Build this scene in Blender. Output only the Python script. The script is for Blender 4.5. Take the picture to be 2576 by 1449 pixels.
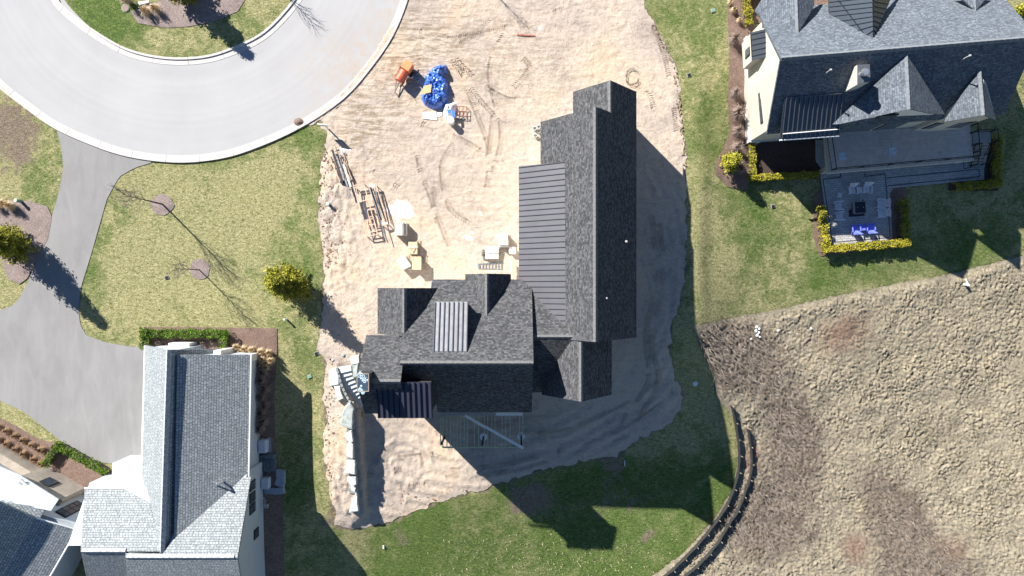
import bpy, math, random
import numpy as np
from mathutils import Vector, Matrix
random.seed(7); rng = np.random.default_rng(11)
for o in list(bpy.data.objects): bpy.data.objects.remove(o)
SC = bpy.context.scene; COL = SC.collection
# ------------------------------------------------------------ camera, sky, sun
H = 61.33; S = 28.0; CX, CY = 1288.0, 724.5      # camera height, plan units per metre, point under the camera
cam = bpy.data.objects.new('camera', bpy.data.cameras.new('camera')); COL.objects.link(cam)
cam.location = (0, 0, H); cam.data.sensor_width = 36; cam.data.lens = 24.0; cam.data.clip_end = 3000
SC.camera = cam
EL, AZ = math.radians(35.5), math.radians(-44.5)   # sun elevation, azimuth from +Y towards +X
sd = Vector((math.sin(AZ)*math.cos(EL), math.cos(AZ)*math.cos(EL), math.sin(EL)))
w = bpy.data.worlds.new('World'); SC.world = w; w.use_nodes = True
nt = w.node_tree; bg = nt.nodes['Background']; sky = nt.nodes.new('ShaderNodeTexSky')
sky.sky_type = 'NISHITA'; sky.sun_disc = False; sky.sun_elevation = EL; sky.sun_rotation = AZ
sky.air_density = 1.0; sky.dust_density = 0.0; sky.ozone_density = 6.0
nt.links.new(sky.outputs[0], bg.inputs[0]); bg.inputs[1].default_value = 0.05
sl = bpy.data.lights.new('sun', 'SUN'); sl.energy = 5.0; sl.angle = math.radians(0.5); sl.color = (1, 0.96, 0.9)
so = bpy.data.objects.new('sun', sl); COL.objects.link(so); so.rotation_euler = sd.to_track_quat('Z', 'Y').to_euler()
vs = SC.view_settings; vs.view_transform = 'Standard'; vs.look = 'None'; vs.gamma = 1.0; vs.use_curve_mapping = False
vs.exposure = 1.17
# ------------------------------------------------------------ coordinates and terrain
def Q(X, Y, h=0.0): return Vector(((X-CX)/S, -(Y-CY)/S, h))             # plan units -> metres
CP = [(-400,-300,0),(300,-300,0),(1000,-300,0),(1700,-300,0),(2400,-300,0),(3000,-300,0),(-400,500,0),(-400,1200,0),(200,500,0),(200,1000,0),
 (600,300,0),(700,750,0),(1000,500,0),(1300,500,0),(1600,200,0),(1740,450,0),(1600,700,0),(1745,820,-.15),(850,850,0),(1000,830,0),(-300,1500,0),(200,1450,0),(500,1300,-.1),
 (640,1000,-.3),(775,1010,-.9),(775,1160,-1.0),(860,1000,-.35),(860,1150,-.8),(870,1290,-1.6),(700,1440,-1.4),(900,1450,-3.3),
 (1600,860,-.6),(1740,1000,-2.6),(1860,1240,-5.4),(1560,1080,-3.6),(1820,1480,-6.3),
 (1875,80,0),(1875,220,-.5),(1880,350,-1.3),(2150,560,-2.3),(2300,440,-2.3),(2450,430,-2.6),(2450,60,-.5),(2600,300,-2),(1800,600,-.9),(1860,800,-2.4),(2250,800,-4.0),(2600,650,-4.0),
 (2200,1000,-5.3),(2600,1000,-6),(2150,1400,-7),(2650,1500,-7),(3200,900,-6),(3200,1600,-7),(2000,1900,-8),(1200,1900,-7),(300,1900,-1)]
CPR = [(930,1050,-1.9),(930,1150,-2.2),(930,1280,-2.6),(1000,1000,-2.4),(1150,1000,-2.8),(1215,1110,-3.1),(1380,1050,-3.1),(1160,1240,-3.0),(1300,1360,-4.7),(1480,1400,-5.7),(1480,1200,-4.3),(1100,1420,-4.2)]
def tps_fit(cp):
    P = np.array(cp, float); n = len(P); xy = P[:, :2]/1000.0
    d = np.linalg.norm(xy[:, None]-xy[None], axis=2); K = np.where(d > 0, d**2*np.log(d+1e-9), 0) + np.eye(n)*2e-3
    A = np.zeros((n+3, n+3)); A[:n, :n] = K; A[:n, n:] = np.c_[np.ones(n), xy]; A[n:, :n] = A[:n, n:].T
    c = np.linalg.solve(A, np.r_[P[:, 2], 0, 0, 0]); return xy, c
def tps_eval(f, X, Y):
    xy, c = f; n = len(xy); X = np.asarray(X, float)/1000; Y = np.asarray(Y, float)/1000
    out = c[n] + c[n+1]*X + c[n+2]*Y
    for i in range(n):
        d = np.sqrt((X-xy[i, 0])**2+(Y-xy[i, 1])**2); out = out + c[i]*np.where(d > 0, d*d*np.log(d+1e-9), 0)
    return out
FL = tps_fit(CP); FR = tps_fit([c for c in CP if not (855 <= c[0] <= 872 and 1000 <= c[1] <= 1290)]+CPR+[(885,985,-1.75),(866,948,-1.0),(898,1025,-2.0)])
def sstep(t): t = np.clip(t, 0, 1); return t*t*(3-2*t)
WALLY = [880, 920, 950, 985, 1030, 1080, 1150, 1200, 1290, 1330]; WALLX = [880, 846, 852, 866, 892, 899, 901, 903, 905, 909]
def TZ(X, Y):                                                            # ground height at plan position
    X = np.asarray(X, float); Y = np.asarray(Y, float); Xc = np.clip(X, -600, 3300); Yc = np.clip(Y, -500, 2000)
    L = tps_eval(FL, Xc, Yc); R = tps_eval(FR, Xc, Yc)
    wx = np.interp(Y, WALLY, WALLX); k = sstep((X-wx)/7.0)*sstep((Y-905)/40.0)
    k2 = np.where(Y > 1290, sstep((X-wx+60*sstep((Y-1290)/80.0))/(7.0+(Y-1290)*.8)), k)
    z = L*(1-k2)+R*k2; flat = sstep((Y-700)/150.0)
    front = sstep((1800-X)/60.0)*(1-flat)
    return np.clip(z*(1-front), -9, .25)
_gx = np.arange(-700, 3400, 4.0); _gy = np.arange(-600, 2100, 4.0); _GT = TZ(*np.meshgrid(_gx, _gy, indexing='ij')).tolist()
def tz1(X, Y):                                                           # quick look-up of TZ at one point
    u = min(max((X+700)/4, 0), len(_GT)-1.001); v = min(max((Y+600)/4, 0), len(_GT[0])-1.001); i = int(u); j = int(v); u -= i; v -= j
    return (_GT[i][j]*(1-u)+_GT[i+1][j]*u)*(1-v)+(_GT[i][j+1]*(1-u)+_GT[i+1][j+1]*u)*v
def G(px, py, dz=0.0):                                                   # ground point seen at plate position px,py
    z = 0.0
    for _ in range(8):
        k = (H-z)/H; X = CX+(px-CX)*k; Y = CY+(py-CY)*k; z = tz1(X, Y)
    return Q(X, Y, z+dz)
def P(px, py, h): k = (H-h)/H; return Q(CX+(px-CX)*k, CY+(py-CY)*k, h)   # point at height h seen at px,py
def gz(v): return tz1(v[0]*S+CX, -v[1]*S+CY)
# ------------------------------------------------------------ noise helper
def vnoise(x, y, seed=0):
    r = np.random.default_rng(seed).random((256, 256)); xi = np.floor(x).astype(int); yi = np.floor(y).astype(int)
    fx = x-xi; fy = y-yi; fx = fx*fx*(3-2*fx); fy = fy*fy*(3-2*fy); a = lambda i, j: r[(xi+i) % 256, (yi+j) % 256]
    return (a(0,0)*(1-fx)+a(1,0)*fx)*(1-fy)+(a(0,1)*(1-fx)+a(1,1)*fx)*fy
def fbm(x, y, o=4, seed=0):
    s = 0; a = .5
    for i in range(o): s = s+a*vnoise(x*2**i+17*i, y*2**i+31*i, seed+i); a *= .5
    return s/(1-.5**o)
# ------------------------------------------------------------ materials
def new_mat(name):
    m = bpy.data.materials.new(name); m.use_nodes = True; n = m.node_tree; return m, n, n.nodes['Principled BSDF']
def nd(n, t, **k):
    x = n.nodes.new(t)
    for a, b in k.items():
        if a in x.inputs: x.inputs[a].default_value = b
        else: setattr(x, a, b)
    return x
def ramp(n, src, stops):
    r = n.nodes.new('ShaderNodeValToRGB'); e = r.color_ramp.elements
    while len(e) > 1: e.remove(e[-1])
    e[0].position = stops[0][0]; e[0].color = (*stops[0][1], 1)
    for p, c in stops[1:]: q = e.new(p); q.color = (*c, 1)
    n.links.new(src, r.inputs[0]); return r.outputs[0]
def g3(v): return (v, v, v)
def noise(n, vec, scale, detail=5, rough=.6, dist=0.0):
    x = nd(n, 'ShaderNodeTexNoise', Scale=scale, Detail=detail, Roughness=rough, Distortion=dist); n.links.new(vec, x.inputs['Vector']); return x.outputs['Fac']
def mixc(n, f, a, b, mode='MIX'):
    x = n.nodes.new('ShaderNodeMix'); x.data_type = 'RGBA'; x.blend_type = mode
    for s, v in ((x.inputs[0], f), (x.inputs[6], a), (x.inputs[7], b)):
        if hasattr(v, 'links'): n.links.new(v, s)
        else: s.default_value = v if isinstance(v, (int, float)) else (*v, 1)
    return x.outputs[2]
def mth(n, op, a, b=0.0):
    x = n.nodes.new('ShaderNodeMath'); x.operation = op
    for s, v in ((x.inputs[0], a), (x.inputs[1], b)):
        if hasattr(v, 'links'): n.links.new(v, s)
        else: s.default_value = v
    return x.outputs[0]
def bump(n, b, hgt, strength=.5, dist=.05):
    x = nd(n, 'ShaderNodeBump', Strength=strength, Distance=dist); n.links.new(hgt, x.inputs['Height'])
    n.links.new(x.outputs[0], b.inputs['Normal'])
def wpos(n): return n.nodes.new('ShaderNodeNewGeometry').outputs['Position']
def stretch(n, vec, sc, rot=0):
    x = nd(n, 'ShaderNodeMapping', Scale=sc); x.inputs['Rotation'].default_value = (0, 0, rot); n.links.new(vec, x.inputs['Vector']); return x.outputs[0]
MATS = {}
def simple(name, c, rough=.6, metal=0, var=.12, scale=6, bmp=0.0, spec=.4):
    if name in MATS: return MATS[name]
    m, n, b = new_mat(name); v = n.nodes.new('ShaderNodeTexCoord').outputs['Object']
    f = noise(n, v, scale, 6, .65); lo = tuple(x*(1-var*1.6) for x in c); hi = tuple(min(.95, x*(1+var*1.6)) for x in c)
    n.links.new(ramp(n, f, [(.3, lo), (.7, hi)]), b.inputs['Base Color'])
    b.inputs['Roughness'].default_value = rough; b.inputs['Metallic'].default_value = metal; b.inputs['Specular IOR Level'].default_value = spec
    if bmp: bump(n, b, noise(n, v, scale*5, 4), bmp, .02)
    MATS[name] = m; return m
def shingles(name, ca, cb, mortar, bw=.32, rh=.16, msz=.012, rough=.85, spec=.3, streak=.2, con=.3):
    m, n, b = new_mat(name); uv = n.nodes.new('ShaderNodeUVMap'); 
    br = nd(n, 'ShaderNodeTexBrick', Scale=1.0); br.inputs['Mortar Size'].default_value = msz; br.inputs['Bias'].default_value = -.1
    br.inputs['Brick Width'].default_value = bw; br.inputs['Row Height'].default_value = rh; br.offset = .37; br.squash = 1.6; br.squash_frequency = 3
    br.inputs['Color1'].default_value = (*ca, 1); br.inputs['Color2'].default_value = (*cb, 1); br.inputs['Mortar'].default_value = (*mortar, 1)
    n.links.new(uv.outputs[0], br.inputs['Vector'])
    f2 = noise(n, uv.outputs[0], .5, 5, .7); f3 = noise(n, stretch(n, uv.outputs[0], (4.6, 6.6, 1)), 1.0, 1, .5)
    c = mixc(n, 1.0, br.outputs['Color'], ramp(n, f2, [(.3, g3(1-streak)), (.7, g3(1+streak))]), 'MULTIPLY')
    c = mixc(n, 1.0, c, ramp(n, f3, [(.35, g3(1-con)), (.5, g3(1.0)), (.66, g3(1+con*1.4))]), 'MULTIPLY')
    n.links.new(c, b.inputs['Base Color']); b.inputs['Roughness'].default_value = rough; b.inputs['Specular IOR Level'].default_value = spec
    bump(n, b, br.outputs['Fac'], -.5, .02); return m
def grass_mat(name, light, mid, green, dark, gamt=.5, attr=False, straw=None):
    m, n, b = new_mat(name); p = wpos(n)
    big = noise(n, p, .12, 5, .65, .5); med = noise(n, p, .8, 6, .7, .8); fine = noise(n, stretch(n, p, (1, 1.7, 1), .6), 3.6, 7, .82, 1.0); vf = noise(n, p, 9, 4, .8)
    dry = ramp(n, fine, [(.36, dark), (.47, mid), (.6, light)]); gr = ramp(n, fine, [(.34, tuple(x*.45 for x in green)), (.5, green), (.68, (green[0]*3.0, green[1]*2.1, green[2]*2.6))])
    mask = mth(n, 'ADD', mth(n, 'MULTIPLY', mth(n, 'SUBTRACT', big, .5), 1.0), mth(n, 'ADD', mth(n, 'MULTIPLY', mth(n, 'SUBTRACT', med, .5), .7), .5))
    if attr:
        at = n.nodes.new('ShaderNodeAttribute'); at.attribute_name = 'green'; mask = mth(n, 'ADD', mask, mth(n, 'SUBTRACT', at.outputs['Fac'], .02))
    mk = ramp(n, mask, [(.50, g3(0)), (.60, g3(.55)), (.80, g3(1))])
    c = mixc(n, mk, dry, gr)
    if attr:
        bt = n.nodes.new('ShaderNodeAttribute'); bt.attribute_name = 'bare'
        bare = ramp(n, fine, [(.35, (.13, .10, .07)), (.65, (.34, .27, .20))])
        bm = ramp(n, mth(n, 'MULTIPLY', bt.outputs['Fac'], mth(n, 'ADD', mth(n, 'MULTIPLY', mth(n, 'SUBTRACT', med, .38), 3.0), fine)), [(.35, g3(0)), (.6, g3(1))])
        c = mixc(n, bm, c, bare)
    c = mixc(n, 1.0, c, ramp(n, vf, [(.3, g3(.62)), (.5, g3(1.0)), (.7, g3(1.4))]), 'MULTIPLY')
    n.links.new(c, b.inputs['Base Color']); b.inputs['Roughness'].default_value = .95; b.inputs['Specular IOR Level'].default_value = .1
    bump(n, b, mth(n, 'ADD', fine, mth(n, 'MULTIPLY', vf, .4)), 1.0, .16); return m
def sand_mat():
    m, n, b = new_mat('sand'); p = wpos(n)
    big = noise(n, p, .16, 6, .62, .6); med = noise(n, p, 1.3, 6, .7, .5); fine = noise(n, p, 4.2, 6, .78, .4)
    rut = noise(n, stretch(n, p, (.55, 3.2, 1), .12), 1.0, 6, .68, 1.2); foot = nd(n, 'ShaderNodeTexVoronoi', Scale=1.7); foot.feature = 'SMOOTH_F1'; n.links.new(stretch(n, p, (1.0, 1.5, 1), .6), foot.inputs['Vector'])
    a = ramp(n, big, [(.3, (.36, .30, .255)), (.43, (.47, .395, .33)), (.56, (.53, .435, .35)), (.68, (.56, .43, .31))])
    a = mixc(n, 1.0, a, ramp(n, med, [(.3, g3(.76)), (.47, g3(1.0)), (.7, g3(1.08))]), 'MULTIPLY')
    a = mixc(n, 1.0, a, ramp(n, fine, [(.33, g3(.80)), (.5, g3(1.0)), (.68, g3(1.06))]), 'MULTIPLY')
    at = n.nodes.new('ShaderNodeAttribute'); at.attribute_name = 'damp'
    dm = mth(n, 'MULTIPLY', at.outputs['Fac'], ramp(n, rut, [(.47, g3(0)), (.57, g3(1))]))
    a = mixc(n, dm, a, (.29, .225, .16))
    ch = n.nodes.new('ShaderNodeAttribute'); ch.attribute_name = 'chalk'
    a = mixc(n, ch.outputs['Fac'], a, (.75, .73, .70))
    n.links.new(a, b.inputs['Base Color']); b.inputs['Roughness'].default_value = .95; b.inputs['Specular IOR Level'].default_value = .15
    h = mth(n, 'ADD', mth(n, 'MULTIPLY', fine, 1.0), mth(n, 'ADD', mth(n, 'MULTIPLY', med, .8), mth(n, 'MULTIPLY', foot.outputs['Distance'], .35)))
    bump(n, b, h, .9, .13); return m
def road_mat(name, c, streak=.08, rot=0.0, centre=None):
    m, n, b = new_mat(name); p = wpos(n)
    if centre:                                                   # tyre-polished bands that follow the bend
        s = nd(n, 'ShaderNodeVectorMath', operation='SUBTRACT'); n.links.new(p, s.inputs[0]); s.inputs[1].default_value = centre
        l = n.nodes.new('ShaderNodeVectorMath'); l.operation = 'LENGTH'; n.links.new(s.outputs[0], l.inputs[0])
        cb = n.nodes.new('ShaderNodeCombineXYZ'); n.links.new(l.outputs['Value'], cb.inputs[0]); band = noise(n, cb.outputs[0], .8, 4, .6)
    else: band = noise(n, stretch(n, p, (.9, .22, 1), rot), 1.0, 5, .65, .8)
    big = noise(n, p, .25, 5, .6); fine = noise(n, p, 30, 3, .7)
    f = mth(n, 'ADD', mth(n, 'MULTIPLY', band, .6), mth(n, 'MULTIPLY', big, .5))
    a = ramp(n, f, [(.4, tuple(x*(1-streak) for x in c)), (.66, tuple(x*(1+streak) for x in c))])
    at = n.nodes.new('ShaderNodeAttribute'); at.attribute_name = 'dust'
    a = mixc(n, mth(n, 'MULTIPLY', at.outputs['Fac'], ramp(n, noise(n, p, 1.2, 6, .7, .8), [(.4, g3(0)), (.65, g3(1))])), a, (.40, .33, .27))
    a = mixc(n, 1.0, a, ramp(n, fine, [(.3, g3(.93)), (.7, g3(1.07))]), 'MULTIPLY')
    n.links.new(a, b.inputs['Base Color']); b.inputs['Roughness'].default_value = .9; b.inputs['Specular IOR Level'].default_value = .2
    bump(n, b, fine, .2, .01); return m
def mulch_mat(name, a, c, d):
    m, n, b = new_mat(name); p = wpos(n); f = noise(n, p, 9, 6, .8, 1.5); g = noise(n, p, .8, 4)
    x = ramp(n, f, [(.36, a), (.5, c), (.64, d)]); x = mixc(n, 1.0, x, ramp(n, g, [(.3, g3(.8)), (.7, g3(1.2))]), 'MULTIPLY')
    n.links.new(x, b.inputs['Base Color']); b.inputs['Roughness'].default_value = .95; bump(n, b, f, 1.0, .08); return m
def meadow_mat():
    m, n, b = new_mat('meadow'); p = wpos(n)
    big = noise(n, p, .11, 6, .6, .6); med = noise(n, p, 1.1, 5, .65); fine = noise(n, p, 4.5, 7, .82, 1.2)
    at = n.nodes.new('ShaderNodeAttribute'); at.attribute_name = 'scrub'; rt = n.nodes.new('ShaderNodeAttribute'); rt.attribute_name = 'rust'; tt = n.nodes.new('ShaderNodeAttribute'); tt.attribute_name = 'tuft'
    straw = ramp(n, fine, [(.3, (.12, .10, .075)), (.43, (.25, .215, .155)), (.57, (.375, .325, .24)), (.72, (.52, .465, .37))])
    straw = mixc(n, 1.0, straw, ramp(n, tt.outputs['Fac'], [(0.0, g3(.58)), (.3, g3(1.0)), (1.0, g3(1.16))]), 'MULTIPLY')  # shade between tufts painted into the colour: dark gaps, lighter tops
    scrub = ramp(n, fine, [(.32, (.05, .038, .03)), (.46, (.14, .11, .085)), (.6, (.26, .215, .17)), (.72, (.42, .36, .30))])
    rust = ramp(n, fine, [(.3, (.11, .07, .05)), (.5, (.23, .15, .11)), (.7, (.36, .27, .20))])
    sm = ramp(n, mth(n, 'ADD', at.outputs['Fac'], mth(n, 'SUBTRACT', mth(n, 'MULTIPLY', med, .9), .45)), [(.35, g3(0)), (.62, g3(1))])
    c = mixc(n, sm, straw, scrub)
    c = mixc(n, ramp(n, mth(n, 'ADD', rt.outputs['Fac'], mth(n, 'SUBTRACT', med, .5)), [(.25, g3(0)), (.85, g3(.9))]), c, rust)
    c = mixc(n, 1.0, c, ramp(n, noise(n, p, .33, 6, .72, .6), [(.32, (.72, .72, .70)), (.5, g3(1.0)), (.68, (1.14, 1.12, 1.06))]), 'MULTIPLY')
    gm = ramp(n, noise(n, p, .5, 6, .7), [(.62, g3(0)), (.74, g3(.6))]); c = mixc(n, gm, c, (.12, .14, .06))
    n.links.new(c, b.inputs['Base Color']); b.inputs['Roughness'].default_value = .95; b.inputs['Specular IOR Level'].default_value = .1
    bump(n, b, mth(n, 'ADD', fine, mth(n, 'MULTIPLY', med, .4)), 1.0, .12); return m
def leaf_mat(name, a, c, d, scale=3.0):
    m, n, b = new_mat(name); v = n.nodes.new('ShaderNodeTexCoord').outputs['Object']
    f = noise(n, v, scale, 3, .6); r = n.nodes.new('ShaderNodeTexWhiteNoise'); r.noise_dimensions = '3D'
    s = nd(n, 'ShaderNodeVectorMath', operation='SNAP'); n.links.new(v, s.inputs[0]); s.inputs[1].default_value = (.09, .09, .09); n.links.new(s.outputs[0], r.inputs[0])
    k = mth(n, 'ADD', mth(n, 'MULTIPLY', f, .7), mth(n, 'MULTIPLY', r.outputs['Value'], .35))
    n.links.new(ramp(n, k, [(.3, a), (.5, c), (.75, d)]), b.inputs['Base Color']); b.inputs['Roughness'].default_value = .8; b.inputs['Specular IOR Level'].default_value = .15
    return m
def paver_mat(name, ca, cb, mortar, bw, rh, rot, msz=.02):
    m, n, b = new_mat(name); p = wpos(n); v = stretch(n, p, (1, 1, 1), rot)
    br = nd(n, 'ShaderNodeTexBrick', Scale=1.0); br.inputs['Mortar Size'].default_value = msz; br.inputs['Brick Width'].default_value = bw; br.inputs['Row Height'].default_value = rh
    br.inputs['Color1'].default_value = (*ca, 1); br.inputs['Color2'].default_value = (*cb, 1); br.inputs['Mortar'].default_value = (*mortar, 1); n.links.new(v, br.inputs['Vector'])
    c = mixc(n, 1.0, br.outputs['Color'], ramp(n, noise(n, p, 2.5, 5, .7), [(.3, g3(.82)), (.7, g3(1.15))]), 'MULTIPLY')
    n.links.new(c, b.inputs['Base Color']); b.inputs['Roughness'].default_value = .85; bump(n, b, br.outputs['Fac'], -.4, .02); return m
# ------------------------------------------------------------ mesh builder
class MB:
    def __init__(s): s.v = []; s.f = []
    def add(s, vs, fs): k = len(s.v); s.v += [tuple(v) for v in vs]; s.f += [tuple(i+k for i in f) for f in fs]; return s
    def box(s, c, d, rz=0.0, tilt=None):
        x, y, z = d[0]/2, d[1]/2, d[2]/2; R = Matrix.Rotation(rz, 3, 'Z')
        if tilt: R = R @ tilt
        vs = [Vector(c)+R @ Vector((a*x, b_*y, e*z)) for e in (-1, 1) for a, b_ in ((-1,-1),(1,-1),(1,1),(-1,1))]
        return s.add(vs, [(3,2,1,0),(4,5,6,7),(0,1,5,4),(1,2,6,5),(2,3,7,6),(3,0,4,7)])
    def prism(s, pts, z0, z1):                                           # pts 2d, z0/z1 numbers or lists
        n = len(pts); a = z0 if hasattr(z0, '__len__') else [z0]*n; b = z1 if hasattr(z1, '__len__') else [z1]*n
        ar = sum(pts[i][0]*pts[(i+1) % n][1]-pts[(i+1) % n][0]*pts[i][1] for i in range(n))
        if ar < 0: pts = pts[::-1]; a = a[::-1]; b = b[::-1]
        vs = [(p[0], p[1], a[i]) for i, p in enumerate(pts)]+[(p[0], p[1], b[i]) for i, p in enumerate(pts)]
        return s.add(vs, [tuple(range(n))[::-1], tuple(range(n, 2*n))]+[(i, (i+1) % n, n+(i+1) % n, n+i) for i in range(n)])
    def slab(s, top, t): top = [Vector(p) for p in top]; return s.prism([(p.x, p.y) for p in top], [p.z-t for p in top], [p.z for p in top])
    def cyl(s, x, y, z0, z1, r0, r1=None, n=14): return s.tube((x, y, z0), (x, y, z1), r0, r0 if r1 is None else r1, n)
    def tube(s, p, q, r0, r1=None, n=6):
        p = Vector(p); q = Vector(q); r1 = r0 if r1 is None else r1; d = (q-p)
        if d.length < 1e-6: return s
        d.normalize(); u = d.orthogonal().normalized(); w_ = d.cross(u); vs = []
        for c, r in ((p, r0), (q, r1)):
            for i in range(n): a = 2*math.pi*i/n; vs.append(c+(u*math.cos(a)+w_*math.sin(a))*r)
        return s.add(vs, [(i, (i+1) % n, n+(i+1) % n, n+i) for i in range(n)]+[tuple(range(n))[::-1], tuple(range(n, 2*n))])
    def path(s, pts, r, n=5):
        for a, b in zip(pts[:-1], pts[1:]): s.tube(a, b, r, r, n)
        return s
def setp(o, label=None, cat=None, group=None, kind=None):
    for k, v in (('label', label), ('category', cat), ('group', group), ('kind', kind)):
        if v: o[k] = v
    return o
def build(name, mb, mat, parent=None, uv=False, smooth=False, bevel=0.0, **tags):
    me = bpy.data.meshes.new(name); vs = mb.v
    off = Vector((0, 0, 0))
    if parent is not None and parent.get('_w'): off = Vector(parent.location); 
    if parent is not None and parent.get('_w') is None and parent.parent is not None and parent.parent.get('_w'): off = Vector(parent.parent.location)
    me.from_pydata([(v[0]-off.x, v[1]-off.y, v[2]-off.z) for v in vs], [], mb.f); me.update()
    if uv:
        l = me.uv_layers.new(name='UVMap'); 
        for p in me.polygons:
            nrm = p.normal; u = Vector((0, 0, 1)).cross(nrm)
            u = u.normalized() if u.length > .05 else Vector((1, 0, 0)); vv = nrm.cross(u)
            for li in p.loop_indices: co = me.vertices[me.loops[li].vertex_index].co; l.data[li].uv = (co.dot(u), co.dot(vv))
    if smooth:
        for p in me.polygons: p.use_smooth = True
    me.materials.append(mat); o = bpy.data.objects.new(name, me); COL.objects.link(o)
    if parent is not None: o.parent = parent
    if bevel:
        bv = o.modifiers.new('bevel', 'BEVEL'); bv.width = bevel; bv.segments = 1; bv.limit_method = 'ANGLE'
    return setp(o, **tags)
def thing(name, label, cat, loc=(0, 0, 0), rz=0.0, group=None, world=False):
    o = bpy.data.objects.new(name, None); COL.objects.link(o); o.location = loc; o.rotation_euler = (0, 0, rz); o.empty_display_size = .3
    if world: o['_w'] = 1
    return setp(o, label, cat, group)
def dup(root, loc, rz, label=None, group=None, sc=None):
    r = root.copy(); COL.objects.link(r); r.location = loc; r.rotation_euler = (0, 0, rz)
    if sc: r.scale = (sc if hasattr(sc, '__len__') else (sc, sc, sc))
    setp(r, label, None, group)
    for ch in list(root.children):
        c = ch.copy(); COL.objects.link(c); c.parent = r
        for g_ in list(ch.children): d = g_.copy(); COL.objects.link(d); d.parent = c
    return r
def mesh_np(name, V, F, mat, attrs=None, smooth=True, parent=None, **tags):  # big meshes from arrays (quads or tris)
    me = bpy.data.meshes.new(name); k = F.shape[1]
    me.vertices.add(len(V)); me.vertices.foreach_set('co', np.ascontiguousarray(V, dtype=np.float32).ravel())
    me.loops.add(F.size); me.loops.foreach_set('vertex_index', np.ascontiguousarray(F, dtype=np.int32).ravel())
    me.polygons.add(len(F)); me.polygons.foreach_set('loop_start', np.arange(0, F.size, k, dtype=np.int32))
    if smooth: me.polygons.foreach_set('use_smooth', np.ones(len(F), dtype=bool))
    me.update(calc_edges=True); me.validate()
    for a, d in (attrs or {}).items():
        if len(me.vertices) == len(d): at = me.attributes.new(a, 'FLOAT', 'POINT'); at.data.foreach_set('value', np.ascontiguousarray(d, dtype=np.float32))
    me.materials.append(mat); o = bpy.data.objects.new(name, me); COL.objects.link(o)
    if parent is not None: o.parent = parent
    return setp(o, **tags)
def spline(pts, k=8):                                                    # Catmull-Rom through 2d points
    out = []; n = len(pts)
    for i in range(n-1):
        p0 = pts[max(i-1, 0)]; p1 = pts[i]; p2 = pts[i+1]; p3 = pts[min(i+2, n-1)]
        for j in range(k):
            t = j/k; out.append(tuple(.5*((2*p1[a])+(-p0[a]+p2[a])*t+(2*p0[a]-5*p1[a]+4*p2[a]-p3[a])*t*t+(-p0[a]+3*p1[a]-3*p2[a]+p3[a])*t**3) for a in (0, 1)))
    out.append(tuple(pts[-1])); return out
def ragged(poly, amp, step=6, seed=1):                                   # roughen a plan outline
    r = random.Random(seed); out = []
    n = len(poly)
    for i in range(n):
        a, b = poly[i], poly[(i+1) % n]; L = math.hypot(b[0]-a[0], b[1]-a[1]); m = max(1, int(L/step))
        for j in range(m): t = j/m; out.append((a[0]+(b[0]-a[0])*t+r.gauss(0, amp), a[1]+(b[1]-a[1])*t+r.gauss(0, amp)))
    return out
def inside(X, Y, poly):
    c = np.zeros(X.shape, bool); n = len(poly)
    for i in range(n):
        x1, y1 = poly[i]; x2, y2 = poly[(i+1) % n]
        if y1 == y2: continue
        m = ((y1 > Y) != (y2 > Y)) & (X < (x2-x1)*(Y-y1)/(y2-y1)+x1); c ^= m
    return c
def nearest(X, Y, poly):
    bd = np.full(X.shape, 1e18); bx = X.copy(); by = Y.copy(); n = len(poly)
    for i in range(n):
        x1, y1 = poly[i]; x2, y2 = poly[(i+1) % n]; dx, dy = x2-x1, y2-y1; L = dx*dx+dy*dy+1e-12
        t = np.clip(((X-x1)*dx+(Y-y1)*dy)/L, 0, 1); qx = x1+t*dx; qy = y1+t*dy; d = (X-qx)**2+(Y-qy)**2
        m = d < bd; bd = np.where(m, d, bd); bx = np.where(m, qx, bx); by = np.where(m, qy, by)
    return bx, by, np.sqrt(bd)
def toplan(poly): r = []; [r.append(((v := G(*p)).x*S+CX, -v.y*S+CY)) for p in poly]; return r
def sheet(name, poly, res, zoff, mat, disp=None, attrs=None, plan=False, edge=.5, **tags):
    """conforming ground sheet inside an outline; poly in plate units; disp(X,Y,edge distance) adds relief"""
    pl = poly if plan else toplan(poly); a = np.array(pl); st = res*S
    xs = np.arange(a[:, 0].min()-st, a[:, 0].max()+2*st, st); ys = np.arange(a[:, 1].min()-st, a[:, 1].max()+2*st, st)
    X, Y = np.meshgrid(xs, ys, indexing='ij'); I = inside(X, Y, pl)
    fk = (I[:-1, :-1].astype(int)+I[1:, :-1]+I[1:, 1:]+I[:-1, 1:]) >= 1
    used = np.zeros(I.shape, bool)
    for sx in (slice(0, -1), slice(1, None)):
        for sy in (slice(0, -1), slice(1, None)): used[sx, sy] |= fk
    out = used & ~I; ox, oy, _ = nearest(X[out], Y[out], pl); X[out] = ox; Y[out] = oy
    idx = -np.ones(I.shape, int); idx[used] = np.arange(used.sum()); Xu, Yu = X[used], Y[used]
    ed = np.full(Xu.shape, 99.0)
    if disp is not None or attrs: _, _, ed = nearest(Xu, Yu, pl)
    Z = TZ(Xu, Yu)+zoff
    if disp is not None: Z = Z+disp(Xu, Yu, ed)
    V = np.c_[(Xu-CX)/S, -(Yu-CY)/S, Z]; i, j = np.nonzero(fk)
    F = np.c_[idx[i, j], idx[i, j+1], idx[i+1, j+1], idx[i+1, j]]
    at = {k: f(Xu, Yu, ed) for k, f in (attrs or {}).items()}
    return mesh_np(name, V, F, mat, at, **tags)
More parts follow.
